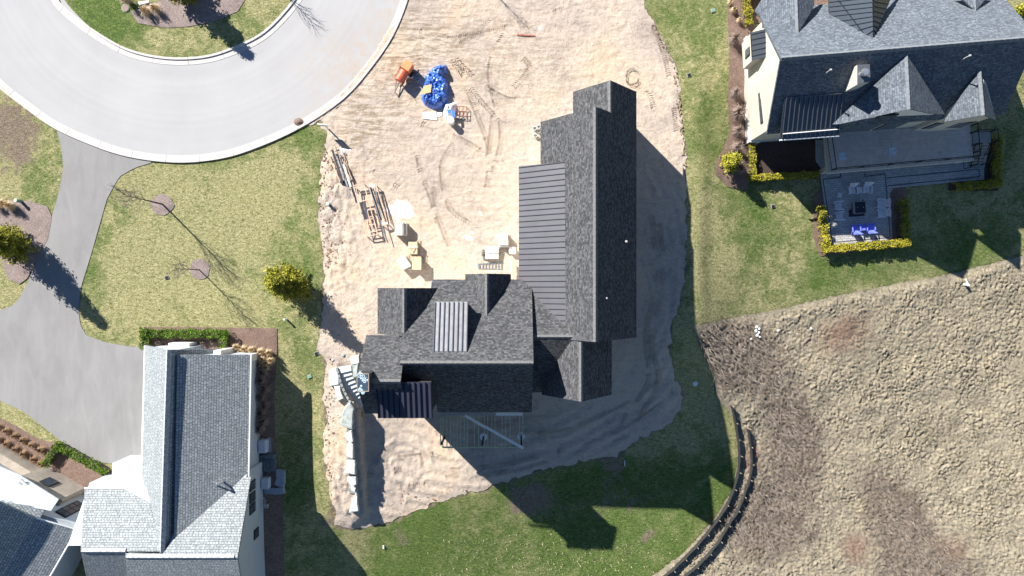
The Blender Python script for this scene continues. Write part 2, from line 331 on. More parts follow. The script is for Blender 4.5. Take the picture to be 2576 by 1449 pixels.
def cells(X, Y, sp, seed=0, jit=.8):                                    # tussock field: rounded bump round each jittered point
    u, v = X/sp, Y/sp; iu, iv = np.floor(u).astype(int), np.floor(v).astype(int); r = np.random.default_rng(seed).random((3, 128, 128)); best = np.full(X.shape, 9.0)
    for a in (-1, 0, 1):
        for b_ in (-1, 0, 1):
            k, l = (iu+a) % 128, (iv+b_) % 128; px = iu+a+.5+(r[0][k, l]-.5)*jit; py = iv+b_+.5+(r[1][k, l]-.5)*jit; rr = .42+.3*r[2][k, l]
            best = np.minimum(best, np.sqrt((u-px)**2+(v-py)**2)/rr)
    return np.clip(1-best**2, 0, 1)
def blob(X, Y, cx, cy, rx, ry=None, rot=0.0):
    ry = ry or rx; c, s = math.cos(rot), math.sin(rot); u = ((X-cx)*c+(Y-cy)*s)/rx; v = (-(X-cx)*s+(Y-cy)*c)/ry
    return np.exp(-(u*u+v*v))
# ============================================================ THE GROUND
SAND = [(1031,-60),(1027,0),(989,92),(930,178),(862,256),(800,305),(826,330),(812,400),(806,470),(802,560),(818,640),(815,700),(812,780),(800,870),(822,930),(812,1000),(820,1060),(816,1130),(824,1200),(835,1270),(846,1318),(900,1330),(935,1324),(965,1318),(1040,1287),(1100,1264),(1170,1240),(1215,1238),(1250,1217),(1330,1192),(1400,1172),(1450,1165),(1500,1152),(1560,1140),(1600,1112),(1690,1060),(1718,1010),(1714,980),(1692,940),(1683,870),(1692,810),(1716,740),(1727,640),(1726,430),(1718,330),(1700,170),(1662,90),(1622,20),(1600,-60)]
MEAD = [(1742,822),(1850,797),(1950,780),(2050,756),(2150,735),(2250,714),(2350,698),(2450,675),(2576,640),(2720,600),(2720,1640),(1560,1640),(1600,1500),(1640,1449),(1720,1390),(1800,1300),(1845,1225),(1856,1150),(1852,1060),(1832,1035),(1803,1000),(1792,940),(1768,885)]
sandp = toplan(SAND); meadp = toplan(MEAD)
M_lawn = grass_mat('lawn_grass', (.50, .45, .25), (.30, .285, .13), (.10, .155, .04), (.10, .115, .04), .5, attr=True)
ax = np.unique(np.r_[np.linspace(-3500, -700, 12), np.arange(-700, 3300, 12), np.linspace(3300, 6500, 12)]); ay = np.unique(np.r_[np.linspace(-3500, -500, 10), np.arange(-500, 2000, 12), np.linspace(2000, 5500, 12)])
X, Y = np.meshgrid(ax, ay, indexing='ij'); Z = TZ(X, Y)+(fbm(X/60, Y/60, 3, 5)-.5)*.05
for pl, dz in ((sandp, .45), (meadp, .30)):
    I = inside(X, Y, pl); _, _, d = nearest(X[I], Y[I], pl); Z[I] -= dz*sstep((d-4)/22)
V = np.c_[((X-CX)/S).ravel(), (-(Y-CY)/S).ravel(), Z.ravel()]; n1, n2 = X.shape; idx = np.arange(n1*n2).reshape(n1, n2)
F = np.c_[idx[:-1, :-1].ravel(), idx[:-1, 1:].ravel(), idx[1:, 1:].ravel(), idx[1:, :-1].ravel()]
Xr, Yr = X.ravel(), Y.ravel(); b = lambda *a: blob(Xr, Yr, *a)
green = .25*b(2300,650,330,70,-.2)+.2*b(1900,500,70,250)+.14*b(1760,200,120,300)+.08*b(2000,600,200,120)-.12*b(1900,700,130,60)+.28*sstep((Yr-1120)/120)*sstep((Xr-860)/80)*sstep((2000-Xr)/60)+.45*b(300,60,170,70,.5)+.25*b(560,120,120,60)+.15*b(90,440,60,90)+.15*b(220,640,50,160)-.06*b(450,650,200,150)+.12*b(800,330,60,40)+.08*b(770,700,50,400)
green = green-.25*b(900,1400,120,60)*0+.1*sstep((Yr-1000)/150)*sstep((Xr-690)/30)*sstep((860-Xr)/30)
bare = .95*b(30,330,90,120)+.7*b(10,560,60,60)+.8*b(1330,1290,60,50)+.9*b(1560,1180,30,60)+.5*b(1100,1400,180,60)*.7+.55*b(2190,645,90,16,-.2)+.5*b(2350,640,150,22,-.25)+.4*b(1830,740,60,60)+.3*b(990,1380,25,45)+.55*b(835,640,18,330)+.5*b(1640,1430,120,22,-.7)+.5*b(810,1330,40,40)+.5*b(1640,1300,130,70)*.6+.35*b(1450,1320,200,90)
_, _, dsd = nearest(Xr, Yr, sandp); bare = bare+.62*np.exp(-(dsd/9)**2); _, _, dmd = nearest(Xr, Yr, meadp); bare = bare+.45*np.exp(-(dmd/8)**2)
mesh_np('lawn', V, F, M_lawn, {'green': green, 'bare': np.clip(bare, 0, 1)}, kind='structure')

def sand_disp(X, Y, ed):
    e = sstep(ed/16); m = (fbm(X/34, Y/34, 5, 21)-.5)*.06+(fbm(X/8, Y/8, 3, 51)-.5)*.08
    west = np.clip(blob(X, Y, 850, 560, 70, 230)+blob(X, Y, 850, 1250, 60, 140)+.5*blob(X, Y, 1000, 1240, 90, 80), 0, 1)
    m = m+west*(np.abs(fbm(X/16, Y/30, 4, 31)-.5))*.75
    # wheel ruts: long arcs behind the house and round the east side
    r = np.sqrt((X-1250)**2+((Y-700)*1.0)**2); ang = np.arctan2(Y-700, X-1250)
    rear = sstep((Y-1010)/60)+sstep((X-1610)/30); m = m+np.clip(rear, 0, 1)*np.sin(r/5.2+4*fbm(X/70, Y/70, 3, 3))*.055*sstep((fbm(X/40, Y/40, 2, 9)-.38)/.1)
    d = np.sqrt(((X-1010)/1.0)**2+((Y-1190)/1.1)**2); m = m+(.10*np.exp(-((d-68)/5)**2)*(Y < 1190)-.07*np.exp(-((d-54+14*fbm(X/25, Y/25, 2, 8))/5)**2)+.09*np.exp(-((d-30-16*fbm(X/20, Y/20, 2, 18))/5)**2))*sstep((fbm(X/22, Y/22, 2, 28)-.3)/.2)
    bl = blob(X, Y, 1230, 120, 420, 160); m = m+bl*np.sin((Y+.35*X)/9+9*fbm(X/50, Y/50, 4, 77))*.012
    flat = sstep((X-1560)/60)*sstep((500-Y)/100)
    return e*m*(1-.5*flat)+.012+.02*e
def damp(X, Y, ed): return np.clip(.95*blob(X, Y, 1060, 110, 190, 120)+.4*blob(X, Y, 1380, 150, 160, 90)+.5*blob(X, Y, 960, 300, 120, 140)+.35*blob(X, Y, 1200, 500, 220, 80)+.25*blob(X, Y, 1300, 250, 200, 80)+.7*blob(X, Y, 900, 330, 60, 100)+.5*blob(X, Y, 1250, 1090, 130, 50), 0, 1)
def chalk(X, Y, ed):
    n_ = fbm(X/9, Y/9, 4, 8); f = lambda x, y, r, q=None: blob(X, Y, x, y, r, q)
    return sstep((1.1*f(1008,525,24)+.9*f(985,527,16,9)+.8*f(1032,537,13)+.75*f(1180,600,14,7)+.7*f(1187,585,6)+.7*f(1357,72,13,8)+.5*f(1205,535,16)+.65*f(1000,545,5,26)+(n_-.5)*.9-.42)/.25)
sheet('sand_lot', ragged(ragged(sandp, 3.2, 11, 3), 1.5, 4, 4), .13, .03, sand_mat(), sand_disp, {'damp': damp, 'chalk': chalk}, plan=True, kind='structure')

def mead_tuft(X, Y):
    wx = X+16*fbm(X/13, Y/13, 3, 4); wy = Y+16*fbm(X/13, Y/13, 3, 9); return np.maximum(cells(wx, wy*1.25, 9.0, 3)*np.clip(.5+fbm(X/30, Y/30, 2, 41), 0, 1), .8*cells(wx*1.3, wy, 6.0, 5))
def mead_scrub(X, Y): return np.clip(1.0*blob(X, Y, 1860, 900, 150, 110)+.85*blob(X, Y, 2060, 1130, 100, 170, -.3)+.55*blob(X, Y, 2000, 1420, 200, 130)+.8*blob(X, Y, 2350, 1330, 90, 160, -.6)+.5*blob(X, Y, 1960, 1330, 120, 110)+.7*blob(X, Y, 2450, 1520, 200, 120)+.3*blob(X, Y, 2420, 760, 160, 22, -.2), 0, 1)
def mead_rust(X, Y): return np.clip(.85*blob(X, Y, 2175, 850, 95, 62, -.35)+.95*blob(X, Y, 1945, 1190, 30, 50)+.95*blob(X, Y, 2250, 1455, 45, 55)+.8*blob(X, Y, 2520, 1450, 55, 45)+.4*blob(X, Y, 1830, 1400, 50, 25), 0, 1)
def mead_disp(X, Y, ed):
    k = sstep(ed/25); sc = 1-.75*mead_scrub(X, Y); ru = 1-.8*mead_rust(X, Y)
    return .03+k*(mead_tuft(X, Y)*(.10+.34*fbm(X/45, Y/45, 3, 91)**1.3)*sc*ru+(fbm(X/5, Y/5, 2, 15)-.5)*(.12+.22*mead_scrub(X, Y))+(fbm(X/70, Y/70, 3, 16)-.5)*.3)
sheet('meadow', ragged(meadp, 1.5, 8, 5), .1, .04, meadow_mat(), mead_disp, {'scrub': lambda X, Y, e: mead_scrub(X, Y), 'rust': lambda X, Y, e: mead_rust(X, Y), 'tuft': lambda X, Y, e: mead_tuft(X, Y)}, plan=True, kind='structure')

# street, island, kerbs, drive
OUT = spline([(-160,60),(-70,150),(0,222),(55,265),(132,320),(217,360),(310,392),(413,408),(507,407),(607,387),(743,330),(859,255),(930,178),(989,92),(1027,0),(1050,-90)], 6)
INN = spline([(100,-140),(120,-60),(140,0),(157,22),(230,83),(320,137),(417,162),(467,164),(520,158),(593,130),(667,97),(720,50),(753,7),(790,-60),(800,-140)], 6)
RC = Q(455, -185)
sheet('road', OUT[::1]+[(1060,-170),(-160,-170)], .5, .03, road_mat('street_asphalt', (.37, .365, .365), .06, centre=tuple(RC)), attrs={'dust': lambda X, Y, e: np.clip(blob(X, Y, 900, 180, 120, 110)+.8*blob(X, Y, 1000, 20, 60, 120)+.6*blob(X, Y, 858, 140, 10)+.9*blob(X, Y, 790, 285, 70, 14, -.5), 0, 1)}, kind='structure')
DRV = [(142,322),(155,370),(160,420),(150,480),(130,550),(105,620),(75,700),(50,750),(30,770),(0,780),(-120,792),(-140,960),(0,1008),(60,1035),(130,1090),(200,1145),(255,1163),(285,1166),(370,1166),(380,1100),(380,873),(330,872),(270,862),(220,845),(203,820),(198,780),(205,720),(230,640),(250,570),(270,500),(300,445),(340,422),(380,410),(390,396),(300,380),(217,350)]
sheet('driveway', DRV, .5, .045, road_mat('drive_asphalt', (.235, .23, .226), .10, .45), attrs={'dust': lambda X, Y, e: X*0}, kind='structure')
ISL = [(x, y) for x, y in spline([(140,-140),(150,-40),(163,0),(230,70),(320,122),(417,144),(515,141),(597,115),(667,77),(733,7),(770,-60),(780,-140)], 6)]
sheet('island_lawn', ISL, .4, .12, M_lawn, attrs={'green': lambda X, Y, e: .08+.3*blob(X, Y, 300, 60, 120, 60), 'bare': lambda X, Y, e: X*0}, kind='structure')
def kerb(name, line, wdt, side, mat):
    pts = [np.array([(v := G(*p)).x, v.y]) for p in line]; d = [0]
    for a, b_ in zip(pts[:-1], pts[1:]): d.append(d[-1]+np.linalg.norm(b_-a))
    d = np.array(d); L = d[-1]; xs = np.array([p[0] for p in pts]); ys = np.array([p[1] for p in pts])
    at = lambda s: np.array([np.interp(s, d, xs), np.interp(s, d, ys)]); s = 0.0; mb = MB(); seg = 3.1
    while s < L-.2:
        e = min(s+seg-.03, L); k = 6; A = []; B_ = []; Cc = []
        for i in range(k+1):
            t = s+(e-s)*i/k; p = at(t); q = at(min(t+.05, L))-at(max(t-.05, 0)); q /= np.linalg.norm(q); nr = np.array([-q[1], q[0]])*side
            A.append(p); B_.append(p+nr*wdt*.3); Cc.append(p+nr*wdt)
        for i in range(k):                                      # flat gutter pan then raised lip
            mb.prism([tuple(B_[i]), tuple(B_[i+1]), tuple(Cc[i+1]), tuple(Cc[i])], -.1, .055); mb.prism([tuple(A[i]), tuple(A[i+1]), tuple(B_[i+1]), tuple(B_[i])], -.1, .15)
        s += seg
    return build(name, mb, mat, kind='structure')
M_conc = simple('kerb_concrete', (.50, .475, .445), .9, var=.07, scale=1.5, bmp=.2)
kerb('kerb', OUT, .66, 1, M_conc); kerb('island_kerb', [(x, y) for x, y in spline([(125,-60),(150,0),(162,15),(230,70),(320,122),(417,144),(515,141),(597,115),(667,77),(733,7),(775,-60)], 6)], .66, -1, M_conc)

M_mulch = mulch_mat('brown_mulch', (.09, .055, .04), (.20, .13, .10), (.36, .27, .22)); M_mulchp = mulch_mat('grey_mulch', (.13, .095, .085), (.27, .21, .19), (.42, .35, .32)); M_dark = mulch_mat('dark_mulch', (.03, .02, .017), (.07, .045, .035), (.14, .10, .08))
def circ(cx, cy, rx, ry=None, n=28, j=.05, seed=1):
    r = random.Random(seed); ry = ry or rx; return [(cx+rx*math.cos(2*math.pi*i/n)*(1+r.gauss(0, j)), cy+ry*math.sin(2*math.pi*i/n)*(1+r.gauss(0, j))) for i in range(n)]
def bed(poly, mat, z=.06, **k): return sheet('mulch_bed', poly, .3, z, mat, disp=lambda X, Y, e: .03*sstep(e/10), kind='structure')
bed(circ(408,515,29,27,seed=2), M_mulchp); bed(circ(503,677,25,27,seed=3), M_mulchp)
bed([(362,822),(500,823),(697,826),(698,880),(690,1000),(694,1150),(712,1240),(720,1520),(640,1520),(640,905),(380,905)], M_mulch)
bed([(-60,1010),(0,1050),(40,1070),(90,1100),(128,1112),(160,1118),(200,1150),(283,1180),(283,1250),(100,1260),(-60,1260)], M_mulch)
bed([(-60,500),(0,522),(30,505),(75,505),(120,520),(132,545),(122,600),(100,640),(70,700),(50,715),(20,700),(0,640),(-60,620)], M_mulchp)
bed([(440,-60),(430,-5),(330,30),(350,60),(420,72),(480,68),(545,55),(600,30),(625,-10),(640,-60),(300,-60),(290,-10),(310,10)], M_mulchp, .16)
bed([(1826,-60),(1830,60),(1836,150),(1830,250),(1836,330),(1816,380),(1798,410),(1800,440),(1832,470),(1882,480),(1885,380),(1893,300),(1893,-60)], M_mulch)
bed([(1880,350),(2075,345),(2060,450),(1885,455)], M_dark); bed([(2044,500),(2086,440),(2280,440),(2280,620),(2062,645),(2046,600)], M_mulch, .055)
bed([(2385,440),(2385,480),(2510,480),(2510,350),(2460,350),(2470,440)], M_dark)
bed([(1850,-60),(2110,-60),(2110,40),(1890,60)], M_mulch, .065)
# patio paving behind the north-east house
M_pave = paver_mat('patio_pavers', (.42, .41, .40), (.52, .51, .49), (.24, .23, .22), .42, .2, -.07)
PAT = [(2063,446),(2072,436),(2050,405),(2050,352),(2120,352),(2380,345),(2474,380),(2474,452),(2236,474),(2243,598),(2236,604),(2084,619)]
sheet('patio', PAT, .4, .10, M_pave, kind='structure')
def strip(pts, wd, mat, z, name='paving_border'):
    mb = MB()
    for a, b_ in zip(pts[:-1], pts[1:]):
        A = G(*a); B_ = G(*b_); n_ = max(1, int((B_-A).length/.5)); d = (B_-A).normalized(); q = Vector((-d.y, d.x, 0))*wd/2
        for i in range(n_):
            p = A.lerp(B_, i/n_); r = A.lerp(B_, (i+1)/n_)
            tz = [gz(t)+z for t in (p-q, r-q, r+q, p+q)]; mb.prism([tuple(t)[:2] for t in (p-q, r-q, r+q, p+q)], [t-.05 for t in tz], tz)
    return build(name, mb, mat, kind='structure')
M_bord = simple('dark_paver', (.10, .10, .11), .8, var=.15)
strip([(2069,452),(2092,614)], .1, M_bord, .106); strip([(2069,452),(2113,446),(2112,434)], .1, M_bord, .106); strip([(2174,436),(2175,444),(2225,438),(2238,596)], .1, M_bord, .106); strip([(2092,610),(2236,598)], .1, M_bord, .106)
strip([(2228,448),(2460,426),(2462,445),(2230,468)], .1, M_bord, .106); strip([(2422,409),(2423,425),(2458,418)], .08, M_bord, .106)

# tyre tread prints pressed up in the sand: rows of small chevron ridges along the tracks
M_sandm = bpy.data.materials['sand']; mb = MB(); rr = random.Random(31)
TRK = [[(1080,100),(1180,90),(1300,60),(1420,20)],[(1090,130),(1150,170),(1190,230),(1250,300)],[(1160,190),(1200,290),(1230,390),(1215,520)],[(1120,120),(1210,210),(1290,250),(1340,210)],[(1270,80),(1230,180),(1260,330),(1240,430)],[(1050,75),(1150,110),(1220,60),(1260,10)],
 [(1240,270),(1235,330),(1225,400)],[(1050,390),(1060,440),(1085,500),(1100,560)],[(1090,470),(1100,540),(1130,620)],[(1140,360),(1110,420),(1130,520),(1180,560)],[(900,420),(960,440),(1000,470)],[(1060,310),(1160,350),(1240,400)],[(1640,60),(1670,140),(1690,240),(1700,330)],[(1620,230),(1640,260),(1668,420)],[(1300,130),(1330,170),(1290,220)],
 [(1660,560),(1668,700),(1640,860),(1655,960),(1600,1060)],[(1640,540),(1650,700),(1625,840),(1630,960),(1560,1060)],[(1130,1180),(1260,1170),(1420,1130),(1560,1080),(1660,1010)],[(1180,1205),(1300,1180),(1440,1140),(1580,1095)],[(1350,1090),(1450,1070),(1560,1020),(1650,960)],[(1000,1225),(1080,1215),(1150,1190)],[(990,1180),(1080,1170),(1150,1150)],[(1000,1150),(1090,1140),(1130,1130)]]
for tr in TRK:
    ln = spline(tr, 14); pts = [G(*p) for p in ln]; acc = 0.0
    for a, b_ in zip(pts[:-1], pts[1:]):
        L = (b_-a).length; d = (b_-a)/L; q = Vector((-d.y, d.x, 0)); t_ = acc
        while t_ < L:
            if vnoise(np.array(a.x*.7+50), np.array(a.y*.7+50), 9) > .38:
                c = a+d*t_; X_, Y_ = c.x*S+CX, -c.y*S+CY; z = gz(c)+.066+float(sand_disp(np.array([X_]), np.array([Y_]), np.array([99.]))[0]); w_ = .24
                for s_ in (-1, 1):
                    p0 = c+q*s_*.03; p1 = c+q*s_*w_+d*.13; hx = d*.035; vs = []
                    for p_, k in ((p0, 1), (p1, 1)): vs += [(p_-hx).to_tuple()[:2]+(z-.06,), (p_+hx).to_tuple()[:2]+(z-.06,), (p_.x, p_.y, z+.018)]
                    mb.add(vs, [(0,3,5,2),(1,2,5,4),(0,2,1),(3,4,5)])
            t_ += .2
        acc = t_-L
build('tyre_prints', mb, M_sandm, kind='structure')

GD = [(1003,75),(985,98),(960,138),(925,186),(890,226),(857,262),(820,292),(785,314),(765,316),(768,305),(800,283),(838,256),(872,222),(905,182),(935,142),(962,100),(985,62)]
sheet('gutter_sand', ragged(toplan(GD), 1.5, 7, 8), .2, .045, M_sandm, disp=lambda X, Y, e: .03*sstep(e/8), plan=True, kind='structure')
# ============================================================ BUILDINGS
C0 = Vector((0, 0, H))
def as3(p):
    return P(*p) if not isinstance(p, Vector) else p
class Plane:
    def __init__(s, a, b, c): a, b, c = as3(a), as3(b), as3(c); s.n = (b-a).cross(c-a).normalized(); s.k = s.n.dot(a)
    def hit(s, px, py): g = Q(px, py); d = g-C0; t = (s.k-s.n.dot(C0))/s.n.dot(d); return C0+d*t       # where the ray at px,py meets the plane
    def at(s, X, Y): x, y = (X-CX)/S, -(Y-CY)/S; return Vector((x, y, (s.k-s.n.x*x-s.n.y*y)/s.n.z))       # straight above a plan position
def roof(name, parent, mat, pl, px=None, plan=None, t=.22, up=0.0, **tags):
    pts = [pl.hit(*p) for p in px] if px else [pl.at(*p) for p in plan]
    return build(name, MB().slab([p+Vector((0, 0, up)) for p in pts], t), mat, parent, uv=True, **tags)
def ridge(parent, mat, a, b, name='ridge_cap', w_=.17, dz=.05):
    a, b = as3(a), as3(b); d = b-a; L = d.length; d.normalize(); q = Vector((-d.y, d.x, 0)).normalized(); n_ = max(2, int(L/.24)); mb = MB()
    for i in range(n_):
        p = a+d*(L*i/n_); r = a+d*(L*(i+1)/n_+.02); u = Vector((0, 0, dz+.02*(i % 2))); dn = Vector((0, 0, -w_*.75))
        vs = [p+u, r+u, r+u*.4+q*w_+dn, p+u*.4+q*w_+dn, p+u*.4-q*w_+dn, r+u*.4-q*w_+dn]; vs = vs+[v-Vector((0, 0, .12)) for v in vs]
        mb.add(vs, [(0,3,2,1),(0,1,5,4),(6,7,8,9),(6,10,11,7),(0,4,10,6),(0,6,9,3),(1,2,8,7),(1,7,11,5),(3,9,8,2),(4,5,11,10)])
    return build(name, mb, mat, parent)
def ribs(mb, pl, a, b, c, d, n, w_=.045, hh=.07, up=0.0):
    """standing seams running from edge a-b to edge d-c over a plane (plate positions)"""
    A, B_, Cc, D = pl.hit(*a), pl.hit(*b), pl.hit(*c), pl.hit(*d)
    for i in range(n+1):
        p = A.lerp(B_, i/n); r = D.lerp(Cc, i/n); dd = (r-p)
        if dd.length < .25: continue
        dd.normalize(); q = pl.n.cross(dd)*w_/2; nn = pl.n*(1 if pl.n.z > 0 else -1); u0 = nn*(up-.02); u1 = nn*(up+hh)
        vs = [p+q+u0, p-q+u0, r-q+u0, r+q+u0, p+q+u1, p-q+u1, r-q+u1, r+q+u1]
        mb.add(vs, [(0,1,2,3),(7,6,5,4),(4,5,1,0),(5,6,2,1),(6,7,3,2),(7,4,0,3)])
def ring(parent, mat, pts, zb, name='wall', **tags):                    # closed footprint, own top height at each corner
    return build(name, MB().prism([((X-CX)/S, -(Y-CY)/S) for X, Y, h in pts], zb, [h for X, Y, h in pts]), mat, parent, **tags)
def gable(parent, mat, X0, X1, Y0, Y1, axis, e0, e1, rp, rh, zb, ins=10, **tags):
    """house body under a gabled roof, in plan units; ridge along axis at position rp, height rh"""
    dz = .3
    if axis == 'Y':
        a = ins*(rh-e0)/max(1, rp-X0); b_ = ins*(rh-e1)/max(1, X1-rp)
        pts = [(X0+ins, Y0+ins, e0+a-dz), (rp, Y0+ins, rh-dz), (X1-ins, Y0+ins, e1+b_-dz), (X1-ins, Y1-ins, e1+b_-dz), (rp, Y1-ins, rh-dz), (X0+ins, Y1-ins, e0+a-dz)]
    else:
        a = ins*(rh-e0)/max(1, rp-Y0); b_ = ins*(rh-e1)/max(1, Y1-rp)
        pts = [(X0+ins, Y0+ins, e0+a-dz), (X1-ins, Y0+ins, e0+a-dz), (X1-ins, rp, rh-dz), (X1-ins, Y1-ins, e1+b_-dz), (X0+ins, Y1-ins, e1+b_-dz), (X0+ins, rp, rh-dz)]
    # build as two halves so the top follows the roof
    n_ = MB(); q = [((X-CX)/S, -(Y-CY)/S) for X, Y, h in pts]; hh = [h for _, _, h in pts]
    halves = ([0,1,4,5],[1,2,3,4]) if axis == 'Y' else ([0,1,2,5],[5,2,3,4])
    for hf in halves: n_.prism([q[i] for i in hf], zb, [hh[i] for i in hf])
    return build('wall', n_, mat, parent, **tags)
# ---- the house under construction ------------------------------------------------
M_sh = shingles('charcoal_shingles', (.05, .051, .055), (.125, .126, .13), (.048, .049, .053), .20, .15, .010, .9, .12, .10, .2)
M_cap = simple('charcoal_ridge', (.13, .13, .132), .8, var=.25, scale=9)
M_bronze = simple('grey_standing_seam', (.14, .138, .148), .42, .35, var=.05, scale=.8); M_silver = simple('pale_standing_seam', (.34, .34, .345), .35, .6, var=.1, scale=2)
M_brown = simple('brown_standing_seam', (.065, .068, .095), .4, .4, var=.05, scale=.8); M_wrap = simple('house_wrap', (.62, .6, .56), .8, var=.05)
HB = thing('house', 'unfinished house with dark charcoal shingle gables and grey metal roofs on the sand lot', 'house', tuple(Q(1400, 760)), world=True)
e, sl = 5.5, .0427
def xr(X0, X1, R, e_=5.5): return e_+(R-X0)*sl
# long north-south wing
Rm, Hm = 1463.2, 5.5+109.8*sl
pE = Plane(Q(Rm,345,Hm), Q(Rm,835,Hm), Q(1573,345,e)); pW = Plane(Q(Rm,345,Hm), Q(Rm,835,Hm), Q(1353.5,345,e))
roof('roof', HB, M_sh, pE, plan=[(Rm,344),(1573,344),(1573,838),(Rm,838)]); roof('roof', HB, M_sh, pW, plan=[(Rm,344),(Rm,838),(1353.5,838),(1353.5,344)])
Rn, Hn = 1500.5, 8.6
pE2 = Plane(Q(Rn,276,Hn), Q(Rn,400,Hn), Q(1573,276,e)); pW2 = Plane(Q(Rn,276,Hn), Q(Rn,400,Hn), Q(1428,276,e))
roof('roof', HB, M_sh, pE2, plan=[(Rn,275),(1573,275),(1573,344),(Rn,344)]); roof('roof', HB, M_sh, pW2, plan=[(Rn,275),(Rn,400),(1428,400),(1428,275)])
ridge(HB, M_cap, Q(Rm,345,Hm), Q(Rm,837,Hm)); ridge(HB, M_cap, Q(Rn,276,Hn), Q(Rn,345,Hn))
gable(HB, M_wrap, 1353, 1573, 344, 838, 'Y', e, e, Rm, Hm, -5); gable(HB, M_wrap, 1428, 1573, 275, 400, 'Y', e, e, Rn, Hn, -1)
# big grey metal lean-to on its west side
pM = Plane((1305,418,5.2), (1421,408,7.67), (1305,704,5.2))
roof('metal_roof', HB, M_bronze, pM, px=[(1305,418),(1421,408),(1423,822),(1305,704)], t=.18, up=.04)
mb = MB(); n_ = 29
for i in range(n_+1):
    y = 423+i*13.38*.5*2; y2 = y-8 if False else y
    ww = pM.hit(1305, 422+i*13.6); ee = pM.hit(1421, 412.5+i*13.75)
    yy = -ww.y; a = pM.at(1303.6, CY-ww.y*S) if yy*S+CY < 705 else None
    Yp = -ww.y*S+CY
    if Yp > 812: break
    X0 = 1303.6 if Yp < 706 else 1303.6+(Yp-706)*1.0
    p, r = pM.at(X0, Yp), pM.at(1404, Yp)
    if (p-r).length < .3: continue
    q = Vector((0, .022, 0)); up0 = Vector((0, 0, .02)); up1 = Vector((0, 0, .12)); vs = [p+q+up0, p-q+up0, r-q+up0, r+q+up0, p+q+up1, p-q+up1, r-q+up1, r+q+up1]
    mb.add(vs, [(0,1,2,3),(7,6,5,4),(4,5,1,0),(5,6,2,1),(6,7,3,2),(7,4,0,3)])
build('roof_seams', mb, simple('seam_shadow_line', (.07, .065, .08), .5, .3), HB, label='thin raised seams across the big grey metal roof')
build('valley_flashing', MB().tube(pM.at(1303.6,707)+Vector((0,0,.06)), pM.at(1404,808)+Vector((0,0,.06)), .06), M_bronze, HB)
ring(HB, M_wrap, [(1313,450,5.1),(1400,450,7.1),(1400,700,7.1),(1313,700,5.1)], -1)
# link roof and south gable
zB = 8.3; pBN = Plane(Q(1330,705.7,5.2), Q(1440,705.7,5.2), Q(1330,831,zB)); pBS = Plane(Q(1330,831,zB), Q(1440,831,zB), Q(1330,962,5.05))
roof('roof', HB, M_sh, pBN, plan=[(1284,705.7),(1306,705.7),(1425,824),(1440,831),(1330,831),(1284,760)]); roof('roof', HB, M_sh, pBS, plan=[(1330,831),(1440,831),(1440,940),(1362,966),(1330,966)])
ridge(HB, M_cap, Q(1336,831,zB), Q(1420,831,zB)); ring(HB, M_wrap, [(1292,716,5.0),(1420,716,5.2),(1420,831,8.0),(1335,831,8.0),(1292,760,5.5)], -3); ring(HB, M_wrap, [(1335,831,8.0),(1425,831,8.0),(1425,955,5.0),(1335,955,5.0)], -6)
Rc, Hc = 1436.5, 8.9; pCE = Plane(Q(Rc,840,Hc), Q(Rc,968,Hc), Q(1516.5,968,e)); pCW = Plane(Q(Rc,840,Hc), Q(Rc,968,Hc), Q(1356,968,e))
roof('roof', HB, M_sh, pCE, plan=[(Rc,836),(1516.5,836),(1516.5,969),(Rc,969)]); roof('roof', HB, M_sh, pCW, plan=[(Rc,830),(Rc,969),(1356,969),(1356,880)])
ridge(HB, M_cap, Q(Rc,841,Hc), Q(Rc,968,Hc)); gable(HB, M_wrap, 1356, 1516, 830, 969, 'Y', e, e, Rc, Hc, -7)
# west wing
zD, rD = 10.43, 881.5; pDN = Plane(Q(1333,704.8,5.4), Q(1100,704.8,5.4), Q(1333,rD,zD)); pDS = Plane(Q(1333,rD,zD), Q(1100,rD,zD), Q(1333,1009,5.55))
roof('roof', HB, M_sh, pDN, plan=[(1104,704.8),(1333,704.8),(1333,rD),(1051.5,rD),(1051.5,770),(1104,728)]); roof('roof', HB, M_sh, pDS, plan=[(1333,rD),(1333,1009),(1117,1009),(1117,925),(1056,925),(1056,rD)])
ridge(HB, M_cap, Q(1054,rD,zD), Q(1332,rD,zD))
gable(HB, M_wrap, 1104, 1333, 704.8, 1009, 'X', 5.4, 5.55, rD, zD, -7); ring(HB, M_wrap, [(1062,800,7.4),(1110,800,7.4),(1110,rD,9.9),(1062,rD,9.9)], 0); ring(HB, M_wrap, [(1062,rD,9.9),(1110,rD,9.9),(1110,925,8.3),(1062,925,8.3)], 0)
R1, H1 = 1055.5, 5.5+75.3*sl; pF1E = Plane(Q(R1,725,H1), Q(R1,830,H1), Q(1130.8,725,e)); pF1W = Plane(Q(R1,725,H1), Q(R1,830,H1), Q(980.2,725,e))
roof('roof', HB, M_sh, pF1E, plan=[(R1,724.5),(1130.8,724.5),(1130.8,760),(R1+3,829),(R1,829)]); roof('roof', HB, M_sh, pF1W, plan=[(R1,724.5),(R1,829),(980.2,829),(980.2,724.5)])
ridge(HB, M_cap, Q(R1,726,H1), Q(R1,827,H1)); gable(HB, M_wrap, 980, 1131, 724.5, 800, 'Y', e, e, R1, H1, -2)
R2, H2 = 1233, 5.4+52.5*sl; pF2E = Plane(Q(R2,693,H2), Q(R2,780,H2), Q(1285.5,693,5.4)); pF2W = Plane(Q(R2,693,H2), Q(R2,780,H2), Q(1180.5,693,5.4))
roof('roof', HB, M_sh, pF2E, plan=[(R2,692.5),(1285.5,692.5),(1285.5,725),(R2+2,786),(R2,786)]); roof('roof', HB, M_sh, pF2W, plan=[(R2,692.5),(R2,786),(1180.5,740),(1180.5,692.5)])
